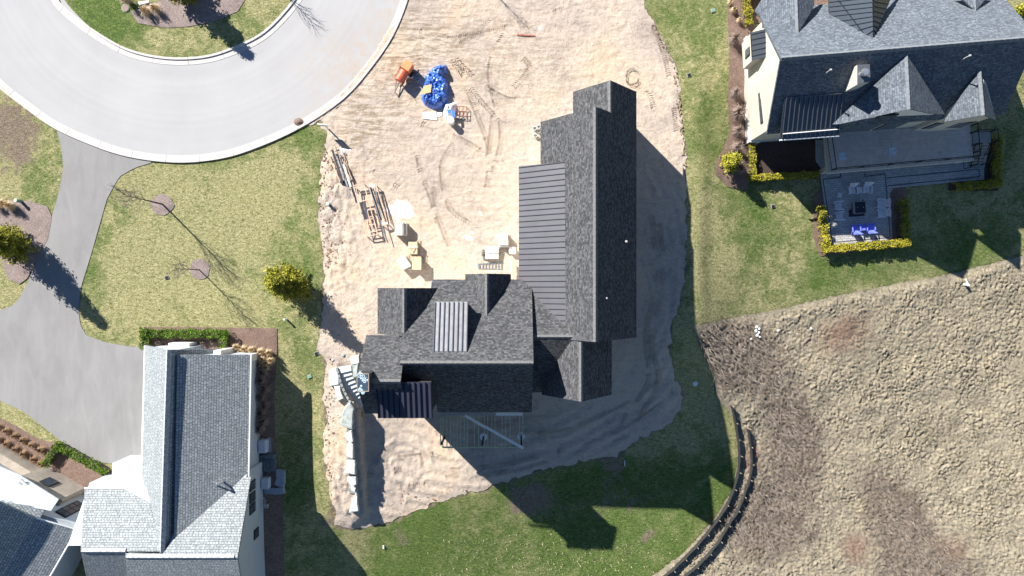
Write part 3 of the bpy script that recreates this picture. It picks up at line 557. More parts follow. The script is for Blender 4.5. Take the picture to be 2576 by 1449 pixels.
ridge(HB, M_cap, Q(R2,694,H2), Q(R2,784,H2)); gable(HB, M_wrap, 1180, 1286, 692.5, 760, 'Y', 5.4, 5.4, R2, H2, -2)
# pale metal shed dormer on the north slope
pG = Plane(Q(1122,755,8.6), Q(1192.5,755,8.6), Q(1122,856,9.75)); roof('dormer_roof', HB, M_silver, pG, plan=[(1121,754),(1193,754),(1193,858),(1121,858)], t=.15)
mb = MB()
for i in range(8):
    X = 1122+i*10.0; q = Vector((.035, 0, 0)); p, r = pG.at(X,754.5), pG.at(X,857); u0, u1 = Vector((0,0,.0)), Vector((0,0,.1))
    mb.add([p+q+u0, p-q+u0, r-q+u0, r+q+u0, p+q+u1, p-q+u1, r-q+u1, r+q+u1], [(0,1,2,3),(7,6,5,4),(4,5,1,0),(5,6,2,1),(6,7,3,2),(7,4,0,3)])
build('dormer_seams', mb, simple('silver_seam_shade', (.10, .105, .115), .4, .5), HB, label='raised seams of the pale metal dormer roof'); ring(HB, simple('dark_membrane', (.03, .033, .04), .6), [(1125,758,8.45),(1189,758,8.45),(1189,853,9.5),(1125,853,9.5)], 6.5, 'dormer_wall')  # seams coloured darker than the metal to paint in their shade lines
# low west end and brown metal lean-to
Xw = 969; rW, zW = 916, 11.43; pWN = Plane(Q(Xw,rW,zW), Q(1050,rW,zW), Q(Xw,829,8.0)); pWS = Plane(Q(Xw,rW,zW), Q(1050,rW,zW), Q(Xw,997,8.45))
roof('roof', HB, M_sh, pWN, plan=[(Xw,rW),(Xw,828),(1056,828),(1060,rW)]); roof('roof', HB, M_sh, pWS, plan=[(Xw,rW),(1060,rW),(1060,997),(Xw,997)])
ridge(HB, M_cap, Q(Xw+2,rW,zW), Q(1059,rW,zW)); gable(HB, simple('taupe_siding', (.16, .145, .13), .8), Xw, 1062, 828, 997, 'X', 8.0, 8.45, rW, zW, -6)
pT = Plane(Q(1006,920,10.8), Q(1121,920,10.8), Q(1006,998.5,10.0)); roof('metal_roof', HB, M_brown, pT, plan=[(1006,920),(1121,920),(1121,998.5),(1006,998.5)], t=.18)
mb = MB()
for i in range(11):
    X = 1007+i*11.3; q = Vector((.03, 0, 0)); p, r = pT.at(X,920.5), pT.at(X,998); u0, u1 = Vector((0,0,.0)), Vector((0,0,.11))
    mb.add([p+q+u0, p-q+u0, r-q+u0, r+q+u0, p+q+u1, p-q+u1, r-q+u1, r+q+u1], [(0,1,2,3),(7,6,5,4),(4,5,1,0),(5,6,2,1),(6,7,3,2),(7,4,0,3)])
build('roof_seams', mb, simple('brown_seam_shade', (.012, .012, .02), .45, .4), HB, label='raised seams of the brown metal roof'); ring(HB, simple('charcoal_siding', (.05, .05, .055), .8), [(1012,924,10.5),(1115,924,10.5),(1115,990,9.85),(1012,990,9.85)], -6)  # near-black seam colour draws the shade along each rib
# chimney chase with printed membrane on top
hT = 12.4; ch = [P(898.6,941,hT), P(927.5,941,hT), P(927.5,984.5,hT), P(899,984.5,hT)]
chim = build('chimney', MB().prism([(p.x, p.y) for p in ch], 8.0, hT-.02), simple('chase_metal', (.06, .065, .075), .45, .4), HB)
ins = [(p-(ch[0]+ch[2])/2)*.92+(ch[0]+ch[2])/2 for p in ch]
build('chimney_membrane', MB().prism([(p.x, p.y) for p in ins], hT-.03, hT+.012), simple('blue_black_membrane', (.035, .055, .085), .5), chim)
mb = MB(); cc = (ch[0]+ch[2])/2
for a, b_ in zip(ch, ch[1:]+ch[:1]): mb.tube(a, b_, .035)
build('chimney_trim', mb, simple('tan_trim', (.30, .24, .19), .6), chim)
def text(s, loc, size, rot, mat, parent, name='lettering'):
    cu = bpy.data.curves.new(name, 'FONT'); cu.body = s; cu.size = size; cu.align_x = 'CENTER'; cu.align_y = 'CENTER'; cu.space_line = .8; cu.extrude = .004; cu.offset = .006
    t = bpy.data.objects.new(name, cu); COL.objects.link(t); bpy.context.view_layer.update(); me = bpy.data.meshes.new_from_object(t); bpy.data.objects.remove(t); me.materials.clear(); me.materials.append(mat)
    off = Vector(HB.location) if parent is chim else Vector((0, 0, 0)); o = bpy.data.objects.new(name, me); COL.objects.link(o); o.parent = parent; o.location = Vector(loc)-off; o.rotation_euler = (0, 0, rot); return o
M_white = simple('white_paint', (.8, .8, .78), .5, var=.03)
M_let = simple('pale_lettering', (.55, .72, .8), .5)
text('GRACE\nVYCOR', (cc.x-.03, cc.y+.40, hT+.016), .27, math.radians(135), M_let, chim); text('GRACE\nVYCOR', (cc.x-.1, cc.y-.58, hT+.016), .17, math.radians(135), M_let, chim)
build('printed_label', MB().box((cc.x-.12, cc.y-.22, hT+.016), (.12, .12, .008), .6), M_let, chim)
# roof vents
def vent(parent, px, py, pl, r=.06, hh=.35, mat=None):
    p = pl.hit(px, py); return build('roof_vent', MB().cyl(p.x, p.y, p.z-.1, p.z+hh, r*.6).cyl(p.x, p.y, p.z+hh, p.z+hh+.1, r*1.3, r*.9), mat or simple('vent_grey', (.4, .4, .4), .5), parent)
vent(HB, 1572, 609, pE, .08, .7); vent(HB, 1525, 750, pE, .06, .25)
# ---- unfinished deck frame ---------------------------------------------------------
M_lum = simple('treated_lumber', (.52, .54, .36), .85, var=.15); M_pale = simple('pale_board', (.78, .75, .68), .8, var=.1); M_postm = simple('dark_post', (.03, .03, .03), .8)
zk = .3; a0 = P(1108,1041,zk); a1 = P(1316,1126,zk); DK = thing('deck_frame', 'open deck frame of bare joists on posts behind the unfinished house', 'deck', ((a0.x+a1.x)/2, a0.y, 0), world=True)
J = [1108,1114,1124,1133,1142,1150,1158,1168,1176,1193,1204,1219,1227,1237,1245,1263,1272,1283,1307,1315]
for x in J: p, q = P(x,1041,zk), P(x,1126,zk); build('joist', MB().box(((p.x+q.x)/2, (p.y+q.y)/2, zk-.1), (.06, abs(p.y-q.y), .2)), M_lum, DK)
build('rim_beam', MB().box(((a0.x+a1.x)/2, a1.y, zk-.1), (a1.x-a0.x+.1, .09, .24)), M_lum, DK); build('ledger_board', MB().box(((a0.x+a1.x)/2-1, a0.y, zk+.0), (a1.x-a0.x-2, .28, .3)), simple('grey_board', (.33, .3, .27), .8), DK)
build('ledger_board', MB().box((P(1281,0,zk).x, a0.y, zk+.02), (2.4, .26, .3)), M_pale, DK, label='bright end of the ledger board')
p, q = P(1170,1045,zk+.1), P(1316,1127,zk+.1); d = q-p; build('diagonal_plank', MB().box(((p+q)/2+Vector((0, 0, .05))), (d.length, .24, .05), math.atan2(d.y, d.x)), M_pale, DK); p2 = P(1204,1066,zk+.2); build('diagonal_plank', MB().box(p2, (1.3, .2, .05), math.atan2(d.y, d.x)), M_pale, DK, label='short plank laid over the long diagonal one')
for x in (1110, 1213, 1312):
    t = P(x,1118,zk-.2); g_ = gz(t); build('post', MB().box((t.x, t.y, (g_-.3+t.z)/2), (.15, .15, t.z-g_+.3)), M_postm, DK)
    if x > 1150: build('footing', MB().cyl(t.x, t.y, g_-.3, g_+.14, .38, .36, 20), simple('concrete_footing', (.75, .77, .78), .9), DK)
# ---- north-east house --------------------------------------------------------------
M_ne = shingles('blue_grey_shingles', (.09, .105, .125), (.165, .19, .22), (.06, .066, .078), .24, .16, .012, .85, .18, .08, .2); M_necap = simple('blue_grey_ridge', (.16, .175, .19), .8, var=.2, scale=8)
M_beige = simple('beige_siding', (.56, .52, .44), .8, var=.04); M_slate = simple('slate_blue_seam_roof', (.07, .085, .105), .35, .5, var=.06); M_glass = simple('window_glass', (.06, .08, .10), .12, .0, var=.2, spec=.8); M_trim = simple('white_trim', (.74, .74, .72), .6, var=.03); M_black = simple('black_metal', (.012, .012, .014), .5); M_cream = simple('cream_siding', (.68, .66, .6), .8, var=.04)
NE = thing('house', 'beige house with blue-grey shingle roof, tall chimney and raised rear deck in the corner', 'house', tuple(Q(2150, 220)), world=True)
def onp(pl, px, py): p = pl.hit(px, py); return (px, py, p.z)
R_a, R_b = (1964,146,9.4), (2612,93,9.4); pS = Plane(R_a, R_b, (1929,337,4.5)); pN = Plane(R_a, R_b, (1903,22,4.7))
roof('roof', NE, M_ne, pS, px=[(1964,146),(2612,93),(2527,287),(2374,299),(2110,322),(1929,337)]); roof('roof', NE, M_ne, pN, px=[(1964,146),(1908,32),(1904,24),(2110,8),(2510,-25),(2612,93)])
ridge(NE, M_necap, (1966,146,9.42), (2608,93.3,9.42))
ring(NE, M_beige, [(1890,353,4.3),(1877,234,9.05),(2398,200,8.9),(2416,312,4.2)], -4.5, label='beige side wall leaning into view'); ring(NE, M_beige, [(1877,234,9.05),(1874,100,4.4),(2380,60,4.4),(2398,200,8.9)], -3, label='beige gable end wall')
ring(NE, M_cream, [(1887,356,-.2),(1870,98,.7),(1900,98,.7),(1915,356,-.2)], -4, 'wall_base')
# front cross gables
def cross(pl, apex, ridge_out, left, right, mat, cap, parent=NE, lab=None, px_left=None, px_right=None):
    A = pl.hit(*apex); h = A.z; a = (apex[0], apex[1], h); o = (ridge_out[0], ridge_out[1], h)
    L = Plane(a, o, left); R = Plane(a, o, right)
    roof('dormer_roof', parent, mat, L, px=[apex, ridge_out]+(px_left or [left[:2]]), t=.16, up=.02, label=lab); roof('dormer_roof', parent, mat, R, px=[ridge_out, apex]+(px_right or [right[:2]]), t=.16, up=.02, label=lab)
    if cap: ridge(parent, cap, a, o)
    return h, L, R
cross(pN, (2008,83), (2003,-50), (1899,27,5.2), (2047,15,6.2), M_ne, M_necap, px_left=[(1940,-40),(1899,27),(1912,42)], px_right=[(2070,-48),(2047,15)][::-1][::-1] if False else [(2047,17),(2052,-48)])
hM, LM, RM = cross(pN, (2196,96), (2192,-50), (2086,38,5.8), (2237,0,6.4), M_slate, None, px_left=[(2085,-45),(2086,38)], px_right=[(2240,0),(2255,-45)])
mb = MB(); ribs(mb, LM, (2196,90), (2086,36), (2085,-45), (2191,-45), 9, .05, .08) if False else None
def seams(parent, pl, ends, mat, name='roof_seams', w_=.05, hh=.09):
    mb = MB()
    if len(ends) > 1: mb.tube(pl.hit(*ends[0][0]), pl.hit(*ends[-1][0]), .05, .05, 4)
    for a, b_ in ends:
        p, r = pl.hit(*a), pl.hit(*b_); dd = (r-p).normalized(); q = Vector((-dd.y, dd.x, 0)).normalized()*w_/2; u0, u1 = Vector((0,0,.0)), Vector((0,0,hh+.02))
        mb.add([p+q+u0, p-q+u0, r-q+u0, r+q+u0, p+q+u1, p-q+u1, r-q+u1, r+q+u1], [(0,1,2,3),(7,6,5,4),(4,5,1,0),(5,6,2,1),(6,7,3,2),(7,4,0,3)])
    return build(name, mb, mat, parent)
M_seamd = simple('seam_shade', (.02, .025, .035), .4, .4)  # dark colour on the ribs stands in for their shading
seams(NE, LM, [((2086+max(0,(y-42)*1.9), y+0*1), (2194, y-12)) for y in range(-30, 96, 12) if y < 92], M_seamd)
seams(NE, RM, [((2196, y), (2196+(96-y)*.42, y+7)) for y in range(-20, 90, 12)], M_seamd)
cross(pN, (2454,28), (2450,-50), (2400,-20,6.2), (2490,-15,6.2), M_ne, M_necap)
# wall bay with metal shed roof
pBay = Plane((1888,82,3.7), (1892,152,3.7), (1924,73,4.9)); roof('bay_roof', NE, M_slate, pBay, px=[(1888,82),(1924,73),(1930,143),(1892,152)], t=.12, up=.02)
seams(NE, pBay, [((1889+i*.8, 88+i*13.5), (1924+i*1.1, 80+i*13.5)) for i in range(5)], M_seamd)
bc = [pBay.hit(1889,84), pBay.hit(1893,150), pBay.hit(1928,142), pBay.hit(1923,75)]
build('bay', MB().prism([(p.x+(.05 if i < 2 else .6), p.y) for i, p in enumerate(bc)], 1.3, [p.z-.13 for p in bc]), M_beige, NE)
def win(parent, c, d, rz=0.0, fw=.07, tilt=None, mull=0, name='window', fm=None):
    """window lying in the plane of its box: d=(x,y,z); thin axis is the facing one"""
    f = build(name, MB().box(c, d, rz), fm or M_black, parent); ax = min(range(3), key=lambda i: d[i]); dd = list(d)
    for i in range(3): dd[i] = d[i]+.03 if i == ax else d[i]-2*fw
    build('pane', MB().box(c, dd, rz), M_glass, f)
    if mull:
        mb = MB(); la = max((i for i in range(3) if i != ax), key=lambda i: d[i]); R = Matrix.Rotation(rz, 3, 'Z')
        for k in range(1, mull+1):
            o = [0, 0, 0]; o[la] = d[la]*(k/(mull+1)-.5); m_ = list(d); m_[la] = .05; m_[ax] = d[ax]+.06; mb.box(Vector(c)+R @ Vector(o), m_, rz)
        o = list(d); oa = 3-ax-la; o[oa] = .05; o[ax] = d[ax]+.055; mb.box(c, o, rz); build('muntin', mb, fm or M_black, f)
    return f
a = Q(1855.5, 158, 2.6); win(NE, (a.x+.02, a.y+.02, 2.6), (.1, .75, 1.1)); a = Q(1884.5, 292, 2.9); win(NE, a, (.12, 2.7, .55), math.radians(-4.7)*-1+math.radians(0))
# chimney on the rear slope
ct = 9.1; cq = [P(2157,163,ct), P(2187,162,ct), P(2189,205,ct), P(2157,212,ct)]; ch2 = build('chimney', MB().prism([(p.x, p.y) for p in cq], 4.5, ct-.03), M_beige, NE)
build('chimney_cap', MB().prism([(p.x, p.y) for p in cq], ct-.03, ct+.06), simple('cap_metal', (.17, .18, .2), .4, .6), ch2)
M_steel = simple('galvanised_steel', (.62, .64, .66), .3, .8); p = P(2178,180,9.8); build('flue_pipe', MB().cyl(p.x, p.y, 9.1, 9.75, .2).cyl(p.x, p.y, 9.65, 9.85, .3, .24), M_steel, ch2)
for x, y in ((2076,185),(2420,150)): vent(NE, x, y, pS, .07, .9)
# metal shed roof with snow rail
pV = Plane((1974,249,pS.hit(1974,249).z+.1), (2110,238,pS.hit(2110,238).z+.1), (1962,351,5.0)); roof('metal_roof', NE, M_slate, pV, px=[(1974,247),(2126,235),(2112,341),(1962,352)], t=.15)
seams(NE, pV, [((1978+i*11.8, 246.6-i*.95), (1967+i*11.8, 350-i*.9)) for i in range(13)], simple('seam_highlight', (.16, .17, .19), .3, .6), w_=.04)
A_, B_ = pV.hit(1968,338), pV.hit(2110,326); build('snow_rail', MB().tube(A_+Vector((0,0,.12)), B_+Vector((0,0,.12)), .05), M_trim, NE); build('gutter', MB().tube(pV.hit(1961,353), pV.hit(2112,342), .07), M_trim, NE)
# rear gabled dormers
h1, L1, Rr1 = cross(pS, (2282,137), (2289,274), (2094,313,5.6), (2377,288,5.6), M_ne, M_necap, px_left=[(2189,296),(2113,312),(2094,313)], px_right=[(2377,288),(2340,285)][::1])
h2, L2, Rr2 = cross(pS, (2466,172), (2476,289), (2374,307,5.4), (2506,303,5.0), M_ne, M_necap, px_left=[(2374,307)], px_right=[(2506,303)])
def plan(px, py, h): p = P(px, py, h); return (p.x*S+CX, -p.y*S+CY)
g1 = [plan(2112,313,5.4)+(5.35,), plan(2288,273,h1-.3)+(h1-.35,), plan(2362,291,5.7)+(5.65,)]; gy = [(x, y-8, h) for x, y, h in g1]
ring(NE, M_trim, gy+[(x, y-90, h) for x, y, h in gy[::-1]], -3.5, 'dormer_wall', label='white rear gable wall with large windows')
g2 = [plan(2385,303,5.2)+(5.1,), plan(2475,288,h2-.3)+(h2-.35,), plan(2500,301,5.0)+(4.95,)]; gy2 = [(x, y-8, h) for x, y, h in g2]
ring(NE, M_beige, gy2+[(x, y-70, h) for x, y, h in gy2[::-1]], -3.5, 'dormer_wall')
def wallwin(parent, A, B_, s0, s1, z0, z1, off=.05, mull=0, fm=None):  # window on a wall from plan point A to B, s in 0..1
    a = Vector(((A[0]-CX)/S, -(A[1]-CY)/S, 0)); b_ = Vector(((B_[0]-CX)/S, -(B_[1]-CY)/S, 0)); d = b_-a; ang = math.atan2(d.y, d.x); n_ = Vector((d.y, -d.x, 0)).normalized()
    c = a+d*((s0+s1)/2)+n_*off; c.z = (z0+z1)/2; return win(parent, c, (d.length*(s1-s0), .1, z1-z0), ang, mull=mull, fm=fm)
for s0, s1, z0, z1 in ((.03,.16,.5,2.9),(.2,.62,.5,2.9),(.66,.9,.5,2.9),(.3,.62,3.6,4.4),(.36,.55,5.4,6.3),(.68,.84,3.6,4.2)): wallwin(NE, gy[0], gy[2], s0, s1, z0, z1, .02 if s0 < .17 else .02)
for s0, s1 in ((.05,.35),(.38,.68),(.71,.93)): wallwin(NE, gy2[0], gy2[2], s0, s1, 1.2, 3.4, .02)
# raised deck, its skirt, rails and stone stair
zd = .25; dk = [P(2082,333,zd), P(2441,314,zd), P(2447,399,zd), P(2094,431,zd)]; dc = [(p.x, p.y) for p in dk]
M_deck = paver_mat('deck_boards', (.62, .53, .46), (.68, .58, .51), (.46, .39, .34), 4.2, .145, -.07, .014); M_post2 = simple('beige_post', (.55, .53, .45), .8)
dd_ = build('deck', MB().prism(dc, zd-.12, zd), M_deck, NE); o1 = [P(2077,335,zd-.02), P(2446,316,zd-.02), P(2452,403,zd-.02), P(2085,436,zd-.02)]
build('deck_skirt', MB().prism([(p.x, p.y) for p in o1], zd-.6, zd-.13), M_post2, dd_)
for x, y in ((2086,433),(2170,426),(2262,418),(2350,410),(2446,402)): p = P(x,y,zd-.3); q = gz(p); build('deck_post', MB().box((p.x, p.y+.3, (q-.3+p.z)/2), (.4, .4, p.z-q+.3)), M_post2, dd_)
def rail(pts, hh, posts, name='railing', parent=dd_):
    mb = MB()
    for a, b_ in zip(pts[:-1], pts[1:]):
        a, b_ = Vector(a), Vector(b_); u = Vector((0, 0, hh)); mb.tube(a+u, b_+u, .04); mb.tube(a+Vector((0,0,.1)), b_+Vector((0,0,.1)), .025); L = (b_-a).length; n_ = max(1, round(L/posts))
        for i in range(n_+1): p = a.lerp(b_, i/n_); mb.tube(p, p+u, .05)
        m = int(L/.6)
        for i in range(1, m): p = a.lerp(b_, i/m); mb.tube(p+Vector((0,0,.1)), p+u, .009, n=3)
    return build(name, mb, M_black, parent)
e_ = .1; rail([dk[0]+Vector((-.1,-.4,0)), dk[3]+Vector((-.1,.1,0)), dk[2]+Vector((0,.1,0))], 1.0, 2.6); rail([dk[2]+Vector((0,.15,0)), dk[2].lerp(dk[1], .75)], 1.0, 1.2); rail([dk[1]+Vector((0,-.1,0)), dk[1]+Vector((0,-.75,0))], 1.0, .8)
st = thing('stone_stairs', 'stone stair with black rails going down from the deck end to the pavers', 'stairs', tuple(P(2470,370,0)), world=True); M_step = simple('stair_stone', (.33, .31, .28), .85, bmp=.3, scale=3)
tp = [G(2450,330,0), G(2494,333,0)]
build('landing', MB().prism([(p.x, p.y) for p in (P(2443,330,.1), P(2492,330,.1), P(2493,362,.1), P(2446,366,.1))], -3.2, .12), M_step, st)
for i in range(8):
    z = .1-(i+1)*.17*1.9; y0 = 362+i*8.2; x1 = 2490-i*1.9; q = [P(2451-i*.8,y0,z), P(x1,y0-1,z), P(x1-1,y0+8.3,z), P(2450-i*.8,y0+8.6,z)]; build('step', MB().prism([(p.x, p.y) for p in q], -3.3, z), M_step, st)
a, b_ = P(2452,366,.12), P(2441,418,-2.3); rail([a, b_], 1.0, 1.2, parent=st); rail([P(2488,362,.12), P(2466,415,-2.3)], 1.0, 1.2, parent=st); rail([P(2446,333,.12), P(2490,331,.12), P(2493,358,.12)], 1.0, 1.3, parent=st)
# ---- south-west house ---------------------------------------------------------------
M_lg = shingles('light_grey_shingles', (.24, .262, .272), (.35, .375, .385), (.11, .12, .13), .24, .2, .022, .8, .25, .04, .18); M_lgcap = simple('light_ridge', (.36, .37, .38), .8, var=.35, scale=9)
M_ws = simple('white_board_siding', (.48, .52, .56), .7, var=.02); M_stone = mulch_mat('pale_ledge_stone', (.27, .225, .18), (.40, .345, .285), (.52, .46, .39)); M_tan = simple('tan_stone_side', (.36, .31, .25), .9, var=.15, scale=4, bmp=.4)
SW = thing('house', 'white house with pale grey shingle roofs and stone front, beside the wide asphalt drive', 'house', tuple(Q(600, 1100)), world=True)
ha = (422,880,6.5); hb = (405,1389,6.5); pLW = Plane(ha, hb, (366,869,2.8)); pLE = Plane(ha, hb, (445,888,5.7))
roof('roof', SW, M_lg, pLW, px=[(422,880),(405,1389),(369,1228),(357,1212),(366,869)]); roof('roof', SW, M_lg, pLE, px=[(422,880),(563,878),(563,1000),(460,1100),(440,1389),(405,1389)], t=.2)
ridge(SW, M_lgcap, ha, hb, dz=.07, w_=.2)
pSD = Plane((445,893,5.85), (437,1355,5.85), (630,892,3.2)); roof('dormer_roof', SW, M_lg, pSD, px=[(445,893),(631,892),(625,1200),(437,1358)], t=.2, label='wide lower-pitched shed dormer roof')
build('gutter', MB().tube(pSD.hit(632,892), pSD.hit(626,1200), .07), M_trim, SW); build('gutter', MB().tube(pLW.hit(365,869), pLW.hit(356,1212), .08), M_trim, SW)
def pl3(px, py, h): return plan(px, py, h)+(h,)
cor = [pl3(372,875,2.6), pl3(424,884,6.1), pl3(448,896,5.5), pl3(618,896,3.0), pl3(615,1240,3.0), pl3(438,1240,5.5), pl3(412,1240,6.1), pl3(364,1240,2.6)]
for k in ((0,1,6,7), (1,2,5,6), (2,3,4,5)): ring(SW, M_ws, [cor[i] for i in k], -2.5)
build('corner_trim', MB().box(P(568,884,1.5), (.6, .5, 3.6)), M_trim, SW); build('corner_trim', MB().box(P(636,898,1.2), (.35, .6, 3.4)), M_trim, SW, label='cream corner return at the dormer end')
a = P(438,866,.5); build('bay', MB().box((a.x+1.0, a.y-.2, .85), (1.8, .8, 1.7)), M_white, SW, label='white block bay under the north gable')
# southern cross wing
pXN = Plane((313,1387,6.5), (203,1387,6.5), (213,1229,3.4)); pXN2 = Plane((588,1402,6.6), (316,1402,6.6), (631,1201,3.4)); pXS = Plane((316,1402,6.6), (588,1402,6.6), (606,1462,5.1)); pXS2 = Plane((203,1387,6.5), (313,1387,6.5), (210,1430,5.0))
roof('roof', SW, M_lg, pXN, px=[(203,1387),(330,1387),(405,1387),(368,1229),(213,1229)]); roof('roof', SW, M_lg, pXN2, px=[(316,1402),(588,1402),(597,1404),(631,1201),(613,1201),(437,1357),(405,1395),(316,1390)])
roof('roof', SW, M_lg, pXS, px=[(316,1402),(597,1404),(628,1600),(335,1600)]); roof('roof', SW, M_lg, pXS2, px=[(203,1387),(317,1387),(335,1600),(250,1600)])
ridge(SW, M_lgcap, (318,1402,6.65), (588,1402,6.65), dz=.07, w_=.2); ridge(SW, M_lgcap, (205,1387,6.55), (315,1387,6.55), dz=.07, w_=.2)
build('gutter', MB().tube(pXN.hit(213,1228), pXN.hit(353,1228), .07), M_trim, SW)
bE = 656; ring(SW, M_ws, [(bE,1164,3.2),(bE,1327,6.2),(480,1327,6.2),(480,1164,3.2)], -4, label='white side wall'); ring(SW, M_ws, [(bE,1327,6.2),(bE,1560,2.5),(480,1560,2.5),(480,1327,6.2)], -6); ring(SW, M_ws, [(480,1164,3.0),(480,1320,6.0),(330,1320,6.0),(330,1185,3.0)], -2); ring(SW, M_ws, [(330,1190,3.0),(330,1310,5.9),(278,1310,5.9),(278,1190,3.0)], -2)
for y0, y1, z0, z1 in ((1193,1216,1.4,2.7),(1221,1245,1.4,2.7),(1248,1272,1.4,2.7),(1318,1342,.6,1.7)): win(SW, Q(bE+.6, (y0+y1)/2, (z0+z1)/2), (.1, (y1-y0)/S, z1-z0))
# white entry roof between wing and drive
a = [P(283,1165,2.9), P(357,1165,2.9), P(357,1227,2.9), P(281,1227,2.9)]; build('entry_roof', MB().prism([(p.x, p.y) for p in a], 2.7, 2.9), M_white, SW); build('entry_wall', MB().prism([(p.x+.0, p.y) for p in a], -.5, 2.69), M_ws, SW)
# roof exhaust with bent pipe
p = pXN2.hit(590,1240); build('exhaust_pipe', MB().tube(pSD.hit(546,1222), pSD.hit(552,1212)+Vector((0,0,.5)), .07).tube(pSD.hit(552,1212)+Vector((0,0,.5)), pSD.hit(560,1211)+Vector((0,0,.9)), .1).tube(pSD.hit(560,1211)+Vector((0,0,.9)), pSD.hit(562,1212), .08), M_steel, SW)
# angled south-west part
pQ1 = Plane((90,1304,6.2), (10,1449,6.2), (193,1333,4.9)); pQ2 = Plane((90,1304,6.2), (10,1449,6.2), (-60,1245,9.2))
roof('roof', SW, M_lg, pQ1, px=[(90,1304),(193,1333),(125,1451),(80,1530),(-36,1530),(10,1449)]); roof('roof', SW, M_lg, pQ2, px=[(90,1304),(10,1449),(-36,1530),(-110,1530),(-95,1300),(-60,1245),(0,1264),(45,1284)])
build('gutter', MB().tube(pQ1.hit(194,1333), pQ1.hit(125,1452), .07).tube(pQ1.hit(193,1332), pQ1.hit(90,1303), .06), M_trim, SW)
pQ3 = Plane((0,1266,6.9), (115,1280,5.6), (100,1303,6.0)); roof('roof', SW, M_lg, pQ3, px=[(-20,1258),(0,1264),(115,1279),(99,1304),(45,1292),(-20,1270)], t=.18)
def rs(*pp): return [plan(x, y, h)+(t,) for x, y, h, t in pp]
q = [pQ1.hit(184,1336), pQ1.hit(95,1310), pQ1.hit(15,1449), pQ1.hit(-25,1520), pQ1.hit(85,1510), pQ1.hit(118,1450)]
ring(SW, M_ws, [(p.x*S+CX, -p.y*S+CY, p.z-.35) for p in q], -1); q = [pQ2.hit(82,1312), pQ2.hit(5,1449), pQ2.hit(-36,1520), pQ2.hit(-100,1520), pQ2.hit(-60,1285)]; ring(SW, M_ws, [(p.x*S+CX, -p.y*S+CY, p.z-.4) for p in q], -1)
# stone front: a tall stone bay and a low stone wall in front of white siding
sA = [plan(48,1194,3.7), plan(145,1256,3.7), plan(205,1228,3.7)]; base = [G(120,1171), G(217,1226)]
b2 = [(v.x*S+CX, -v.y*S+CY) for v in base]; dxy = (-48, 84)
stb = build('stone_bay', MB().prism([((x-CX)/S, -(y-CY)/S) for x, y in (b2[0], b2[1], (b2[1][0]-40, b2[1][1]+42), (b2[0][0]-40, b2[0][1]+42))], -.5, 3.6), M_stone, SW)
mid = [(b2[0][0]*.5+b2[1][0]*.5, b2[0][1]*.5+b2[1][1]*.5)]; wallwin(SW, (b2[1][0], b2[1][1]), (b2[0][0], b2[0][1]), .42, .66, 1.6, 2.9, .03)
s1 = [(v.x*S+CX, -v.y*S+CY) for v in (G(-70,1068), G(112,1180))]
ring(SW, M_stone, [(*s1[0],1.5),(*s1[1],1.5),(s1[1][0]-10,s1[1][1]+18,1.5),(s1[0][0]-10,s1[0][1]+18,1.5)], -.5, 'stone_wall'); ring(SW, M_ws, [(s1[0][0]-14,s1[0][1]+24,4.6),(s1[1][0]-14,s1[1][1]+24,4.6),(s1[1][0]-55,s1[1][1]+100,4.6),(s1[0][0]-55,s1[0][1]+100,4.6)], -.5)
wallwin(SW, (s1[1][0]-14,s1[1][1]+24), (s1[0][0]-14,s1[0][1]+24), .22, .55, 1.9, 3.7, .06, mull=3); wallwin(SW, (s1[1][0]-14,s1[1][1]+24), (s1[0][0]-14,s1[0][1]+24), .68, .95, 1.9, 3.7, .06, mull=3)
ring(SW, M_ws, [(150,1207,6.4),(215,1243,5.6),(283,1281,4.5),(253,1333,4.5),(185,1295,5.6),(120,1259,6.4)], -.5); wallwin(SW, (283,1281), (150,1207), .27, .46, 1.6, 4.5, .05, mull=3)
build('side_wall', MB().prism([((x-CX)/S, -(y-CY)/S) for x, y in ((b2[1][0]-41, b2[1][1]+42), (b2[1][0]+.5, b2[1][1]), (b2[1][0]+4, b2[1][1]+5), (b2[1][0]-36, b2[1][1]+48))], -.5, 3.55), M_tan, SW)
wl = [(180+CX*0, 1268), (225, 1248)]
cmb = MB().slab([P(25,1236,4.9), P(52,1205,4.9), P(92,1240,4.3), P(60,1272,4.3)], .12); [cmb.tube(P(25+i*6.7,1236-i*7.8,4.95), P(60+i*8,1272-i*8,4.36), .03) for i in range(5)]; build('seam_canopy', cmb, M_white, SW)
pLo = Plane((0,1215,5.1), (150,1262,5.1), (48,1194,4.2)); roof('porch_roof', SW, simple('porch_metal', (.42, .46, .5), .5, .2), pLo, px=[(-30,1205),(-20,1165),(48,1194),(147,1256),(128,1285),(0,1262)], t=.1)
# ============================================================ PLANTS
def leafmesh(C, size, seed=0, up=.35, tri=False):
    """many small leaf quads at positions C with random tilt"""
    r = np.random.default_rng(seed); n = len(C); nrm = r.normal(size=(n, 3)); nrm[:, 2] = np.abs(nrm[:, 2])+up; nrm /= np.linalg.norm(nrm, axis=1)[:, None]
    t = r.normal(size=(n, 3)); u = np.cross(nrm, t); u /= np.linalg.norm(u, axis=1)[:, None]; v = np.cross(nrm, u); s = (size*r.uniform(.5, 1.3, n))[:, None]
    V = np.stack([C-u*s-v*s*.45, C+u*s-v*s*.45, C+u*s*.6+v*s*.5, C-u*s*.6+v*s*.5], 1).reshape(-1, 3); return V, np.arange(4*n).reshape(n, 4)
M_spr = leaf_mat('spruce_needles', (.06, .075, .012), (.26, .26, .035), (.46, .42, .06), 1.3); M_gold = leaf_mat('golden_needles', (.10, .11, .012), (.30, .29, .03), (.48, .44, .07), 2.5)
